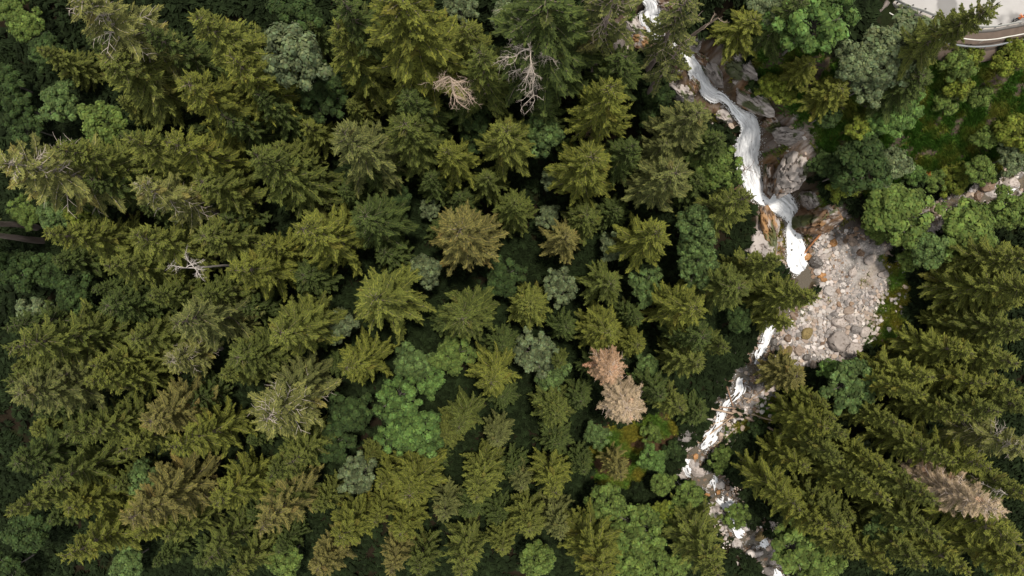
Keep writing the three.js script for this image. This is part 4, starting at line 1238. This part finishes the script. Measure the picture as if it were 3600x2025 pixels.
// top and foot in the photograph, height of the top over the ground, trunk radius, tone, how many limbs, limb length, droop, label
rows(`
1331 112 1347 250 25 .2 .44,.37,.31 18 3.4 -.5 tall bleached snag with drooping bare branches above the forest
1131 189 1150 262 21 .14 .46,.35,.27 9 3 -1.3 small drooping dead top of pale twigs hanging like a skirt
458 672 640 668 20 .16 .46,.41,.37 6 1.7 .3 bare grey snag with one long limb and a pale trunk
2536 1243 2345 1160 20 .16 .5,.44,.38 34 1.5 -.2 slender bare grey snag beside the brown dead spruce of the road bank
1806 42 1712 112 16 .2 .3,.22,.17 3 1 .2 snapped branchless trunk leaning over the upper falls
1422 6 1289 120 15 .15 .42,.38,.3 4 1.2 .1 curved bare birch stem bending over the dark spruces
1881 423 1846 436 8 .07 .16,.1,.07 8 1 .1 thin dead sapling reaching over the main waterfall
1488 300 1500 368 9 .1 .24,.14,.1 14 1.6 -.4 rusty dead young tree under the bright spruce
`).forEach((l, n) => {
  const a = l.split(/\s+/), N = a.slice(0, 6).map(Number), [x, y, fx, fy, h, r] = N, c = a[5 + 1].split(',').map(Number), k = +a[7], len = +a[8], droop = +a[9], label = a.slice(10).join(' '), R = rng(500 + n);
  const top = hit(x, y, h); let foot = hit(fx, fy); const tip = V(top.x, top.y + h, top.z), lean = V(foot.x - top.x, 0, foot.z - top.z); if (lean.length() > h * 0.35) { lean.setLength(h * 0.35); foot = V(top.x + lean.x, 0, top.z + lean.z); foot.y = hAt(foot.x, foot.z); }
  const g = base('dead_tree', foot.x, foot.y, foot.z), T = tip.clone().sub(foot), at = (t) => V(T.x * (n === 5 ? t * t : t), T.y * t, T.z * (n === 5 ? t * t : t)).add(V(0.1 * Math.sin(t * 9 + n), 0, 0.1 * Math.cos(t * 7))), W = new Acc(), B = new Acc(), pts = []; for (let s = 0; s <= 12; s++) pts.push(at(s / 12 - (s ? 0 : 0.05)));
  W.tube(pts, r * 1.3, r * 0.35, 8, (t, s) => { const f = 0.55 + 0.5 * t + 0.35 * noise(t * 40, s * 2, n); return c.map((v) => v * f * 0.8); });
  for (let s = 0; s < k; s++) { const t = n === 3 ? lerp(0.35, 1, s / k) : lerp(0.62, 1, Math.sqrt(R())), q = s * 2.4 + R(), L = len * (0.6 + 0.7 * R()) * (n === 3 ? 1.25 - t * 0.75 : 1); limb(B, R, at(t), V(Math.cos(q), droop + 0.5 * (R() - 0.5), Math.sin(q)).normalize(), L, 0.028 + 0.013 * L, n === 3 || L < 1.3 ? 1 : 2, c, 0.55); }
  put('trunk', W.geo(true), woodMat(), g); put('bare_branches', B.geo(), woodMat(), g); tag(g, label, 'dead tree', 'bare dead trees');
});

// ---------------------------------------------------------------- grass and undergrowth
{
  const blade = new Acc(), R = rng(9); for (let k = 0; k < 9; k++) { const a = R() * 6.28, l = 0.5 + 0.5 * R(), s = 0.05, f = 0.7 + 0.5 * R(), c = [f, f, f], x = (R() - 0.5) * 0.3, z = (R() - 0.5) * 0.3, dx = Math.cos(a), dz = Math.sin(a); const p = blade.v(x - dz * s, 0, z + dx * s, c), q = blade.v(x + dz * s, 0, z - dx * s, c), m = blade.v(x + dx * l * 0.4, l * 0.55, z + dz * l * 0.4, c), e = blade.v(x + dx * l * 0.95, l * 0.3, z + dz * l * 0.95, c); blade.t(p, q, m); blade.t(q, e, m); }
  const fern = new Acc(); for (let k = 0; k < 16; k++) { const a = R() * 6.28, l = 0.5 + 0.6 * R(), s = 0.2, y = 0.25 + 0.5 * R(), f = 0.7 + 0.6 * R(), c = [f, f, f], dx = Math.cos(a), dz = Math.sin(a), o = 0.2 * R(); const p = fern.v(dx * o, y * 0.6, dz * o, c), l1 = fern.v(dx * l * 0.5 - dz * s, y, dz * l * 0.5 + dx * s, c), r1 = fern.v(dx * l * 0.5 + dz * s, y, dz * l * 0.5 - dx * s, c), e = fern.v(dx * l, y * 0.75, dz * l, c); fern.t(p, l1, e); fern.t(p, e, r1); }
  const gg = blade.geo(), fg = fern.geo(), gm = leafMat(1, 1, 1), G = [], Fn = [], M = new THREE.Matrix4(), Q = new THREE.Quaternion();
  for (let n = 0; n < 400000 && G.length < 64000; n++) {
    const x = 8 + R() * 86, z = -52 + R() * 104, k = kindAt(x, z), a = fbm(x * 0.35, z * 0.35, 11), b = fbm(x * 0.8, z * 0.8, 33), p = Math.max(k.grass * 0.75, k.glade * smooth(0.42, 0.58, a), k.cliff * (0.06 + 0.94 * smooth(0.38, 0.5, b)), k.rock * smooth(0.6, 0.7, b) * 0.6, k.gravel * smooth(0.66, 0.74, a) * 0.2);
    if (R() > p || toChannel(x, z).d < 0.4 || toChannel(x, z, chan2).d < 0.3) continue;
    const s = (0.35 + 0.4 * R()) * (k.cliff > 0.5 ? 1.3 : 1), f = 0.6 + 0.8 * R(), w = smooth(k.cliff > 0.5 ? 0.48 : 0.35, k.cliff > 0.5 ? 0.75 : 0.65, fbm(x * 0.5, z * 0.5, 51)), [gx, gy] = toPhoto(x, hAt(x, z), z); if (gx > 2190 && gy < 80 && hAt(x, z) > 17.4) continue;
    G.push([M.compose(V(x, hAt(x, z) - 0.03, z), Q.setFromAxisAngle(V(0, 1, 0), R() * 6.28), V(s, s * 0.8, s)).clone(), k.cliff > 0.5 ? [lerp(0.085, 0.27, w) * f, lerp(0.18, 0.27, w) * f, lerp(0.026, 0.05, w) * f] : [lerp(0.14, 0.3, w) * f, lerp(0.25, 0.27, w) * f, 0.04 * f]]);
  }
  for (let n = 0; n < 110000 && Fn.length < 40000; n++) {
    const x = -92 + R() * 190, z = -58 + R() * 116, k = kindAt(x, z); if (k.gravel + k.rock + k.bed + k.wet + k.grass + 0.8 * k.glade > 0.3 || k.cliff > 0.6 || toChannel(x, z).d < 0.8 || R() > 0.3 + 0.9 * smooth(0.4, 0.6, fbm(x * 0.2, z * 0.2, 2))) continue;
    const s = 0.7 + 0.9 * R(), f = 0.6 + 0.7 * R(); const [fx, fy] = toPhoto(x, hAt(x, z), z); if (fx > 2190 && fy < 100 && hAt(x, z) > 16) continue; Fn.push([M.compose(V(x, hAt(x, z), z), Q.setFromAxisAngle(V(0, 1, 0), R() * 6.28), V(s, s, s)).clone(), [0.015 * f, 0.024 * f, 0.008 * f]]);
  }
  for (const [name, geo, L, label] of [['grass', gg, G, 'green and straw coloured grass on the cliff, meadow and banks'], ['undergrowth', fg, Fn, 'dark ferns and low growth on the forest floor']]) {
    const im = new THREE.InstancedMesh(geo, gm, L.length); im.name = name; L.forEach(([m, c], i) => { im.setMatrixAt(i, m); im.setColorAt(i, new THREE.Color().setRGB(...c)); }); im.castShadow = im.receiveShadow = true; scene.add(im); tag(im, label, null, null, 'stuff');
  }
}
renderer.render(scene, camera);
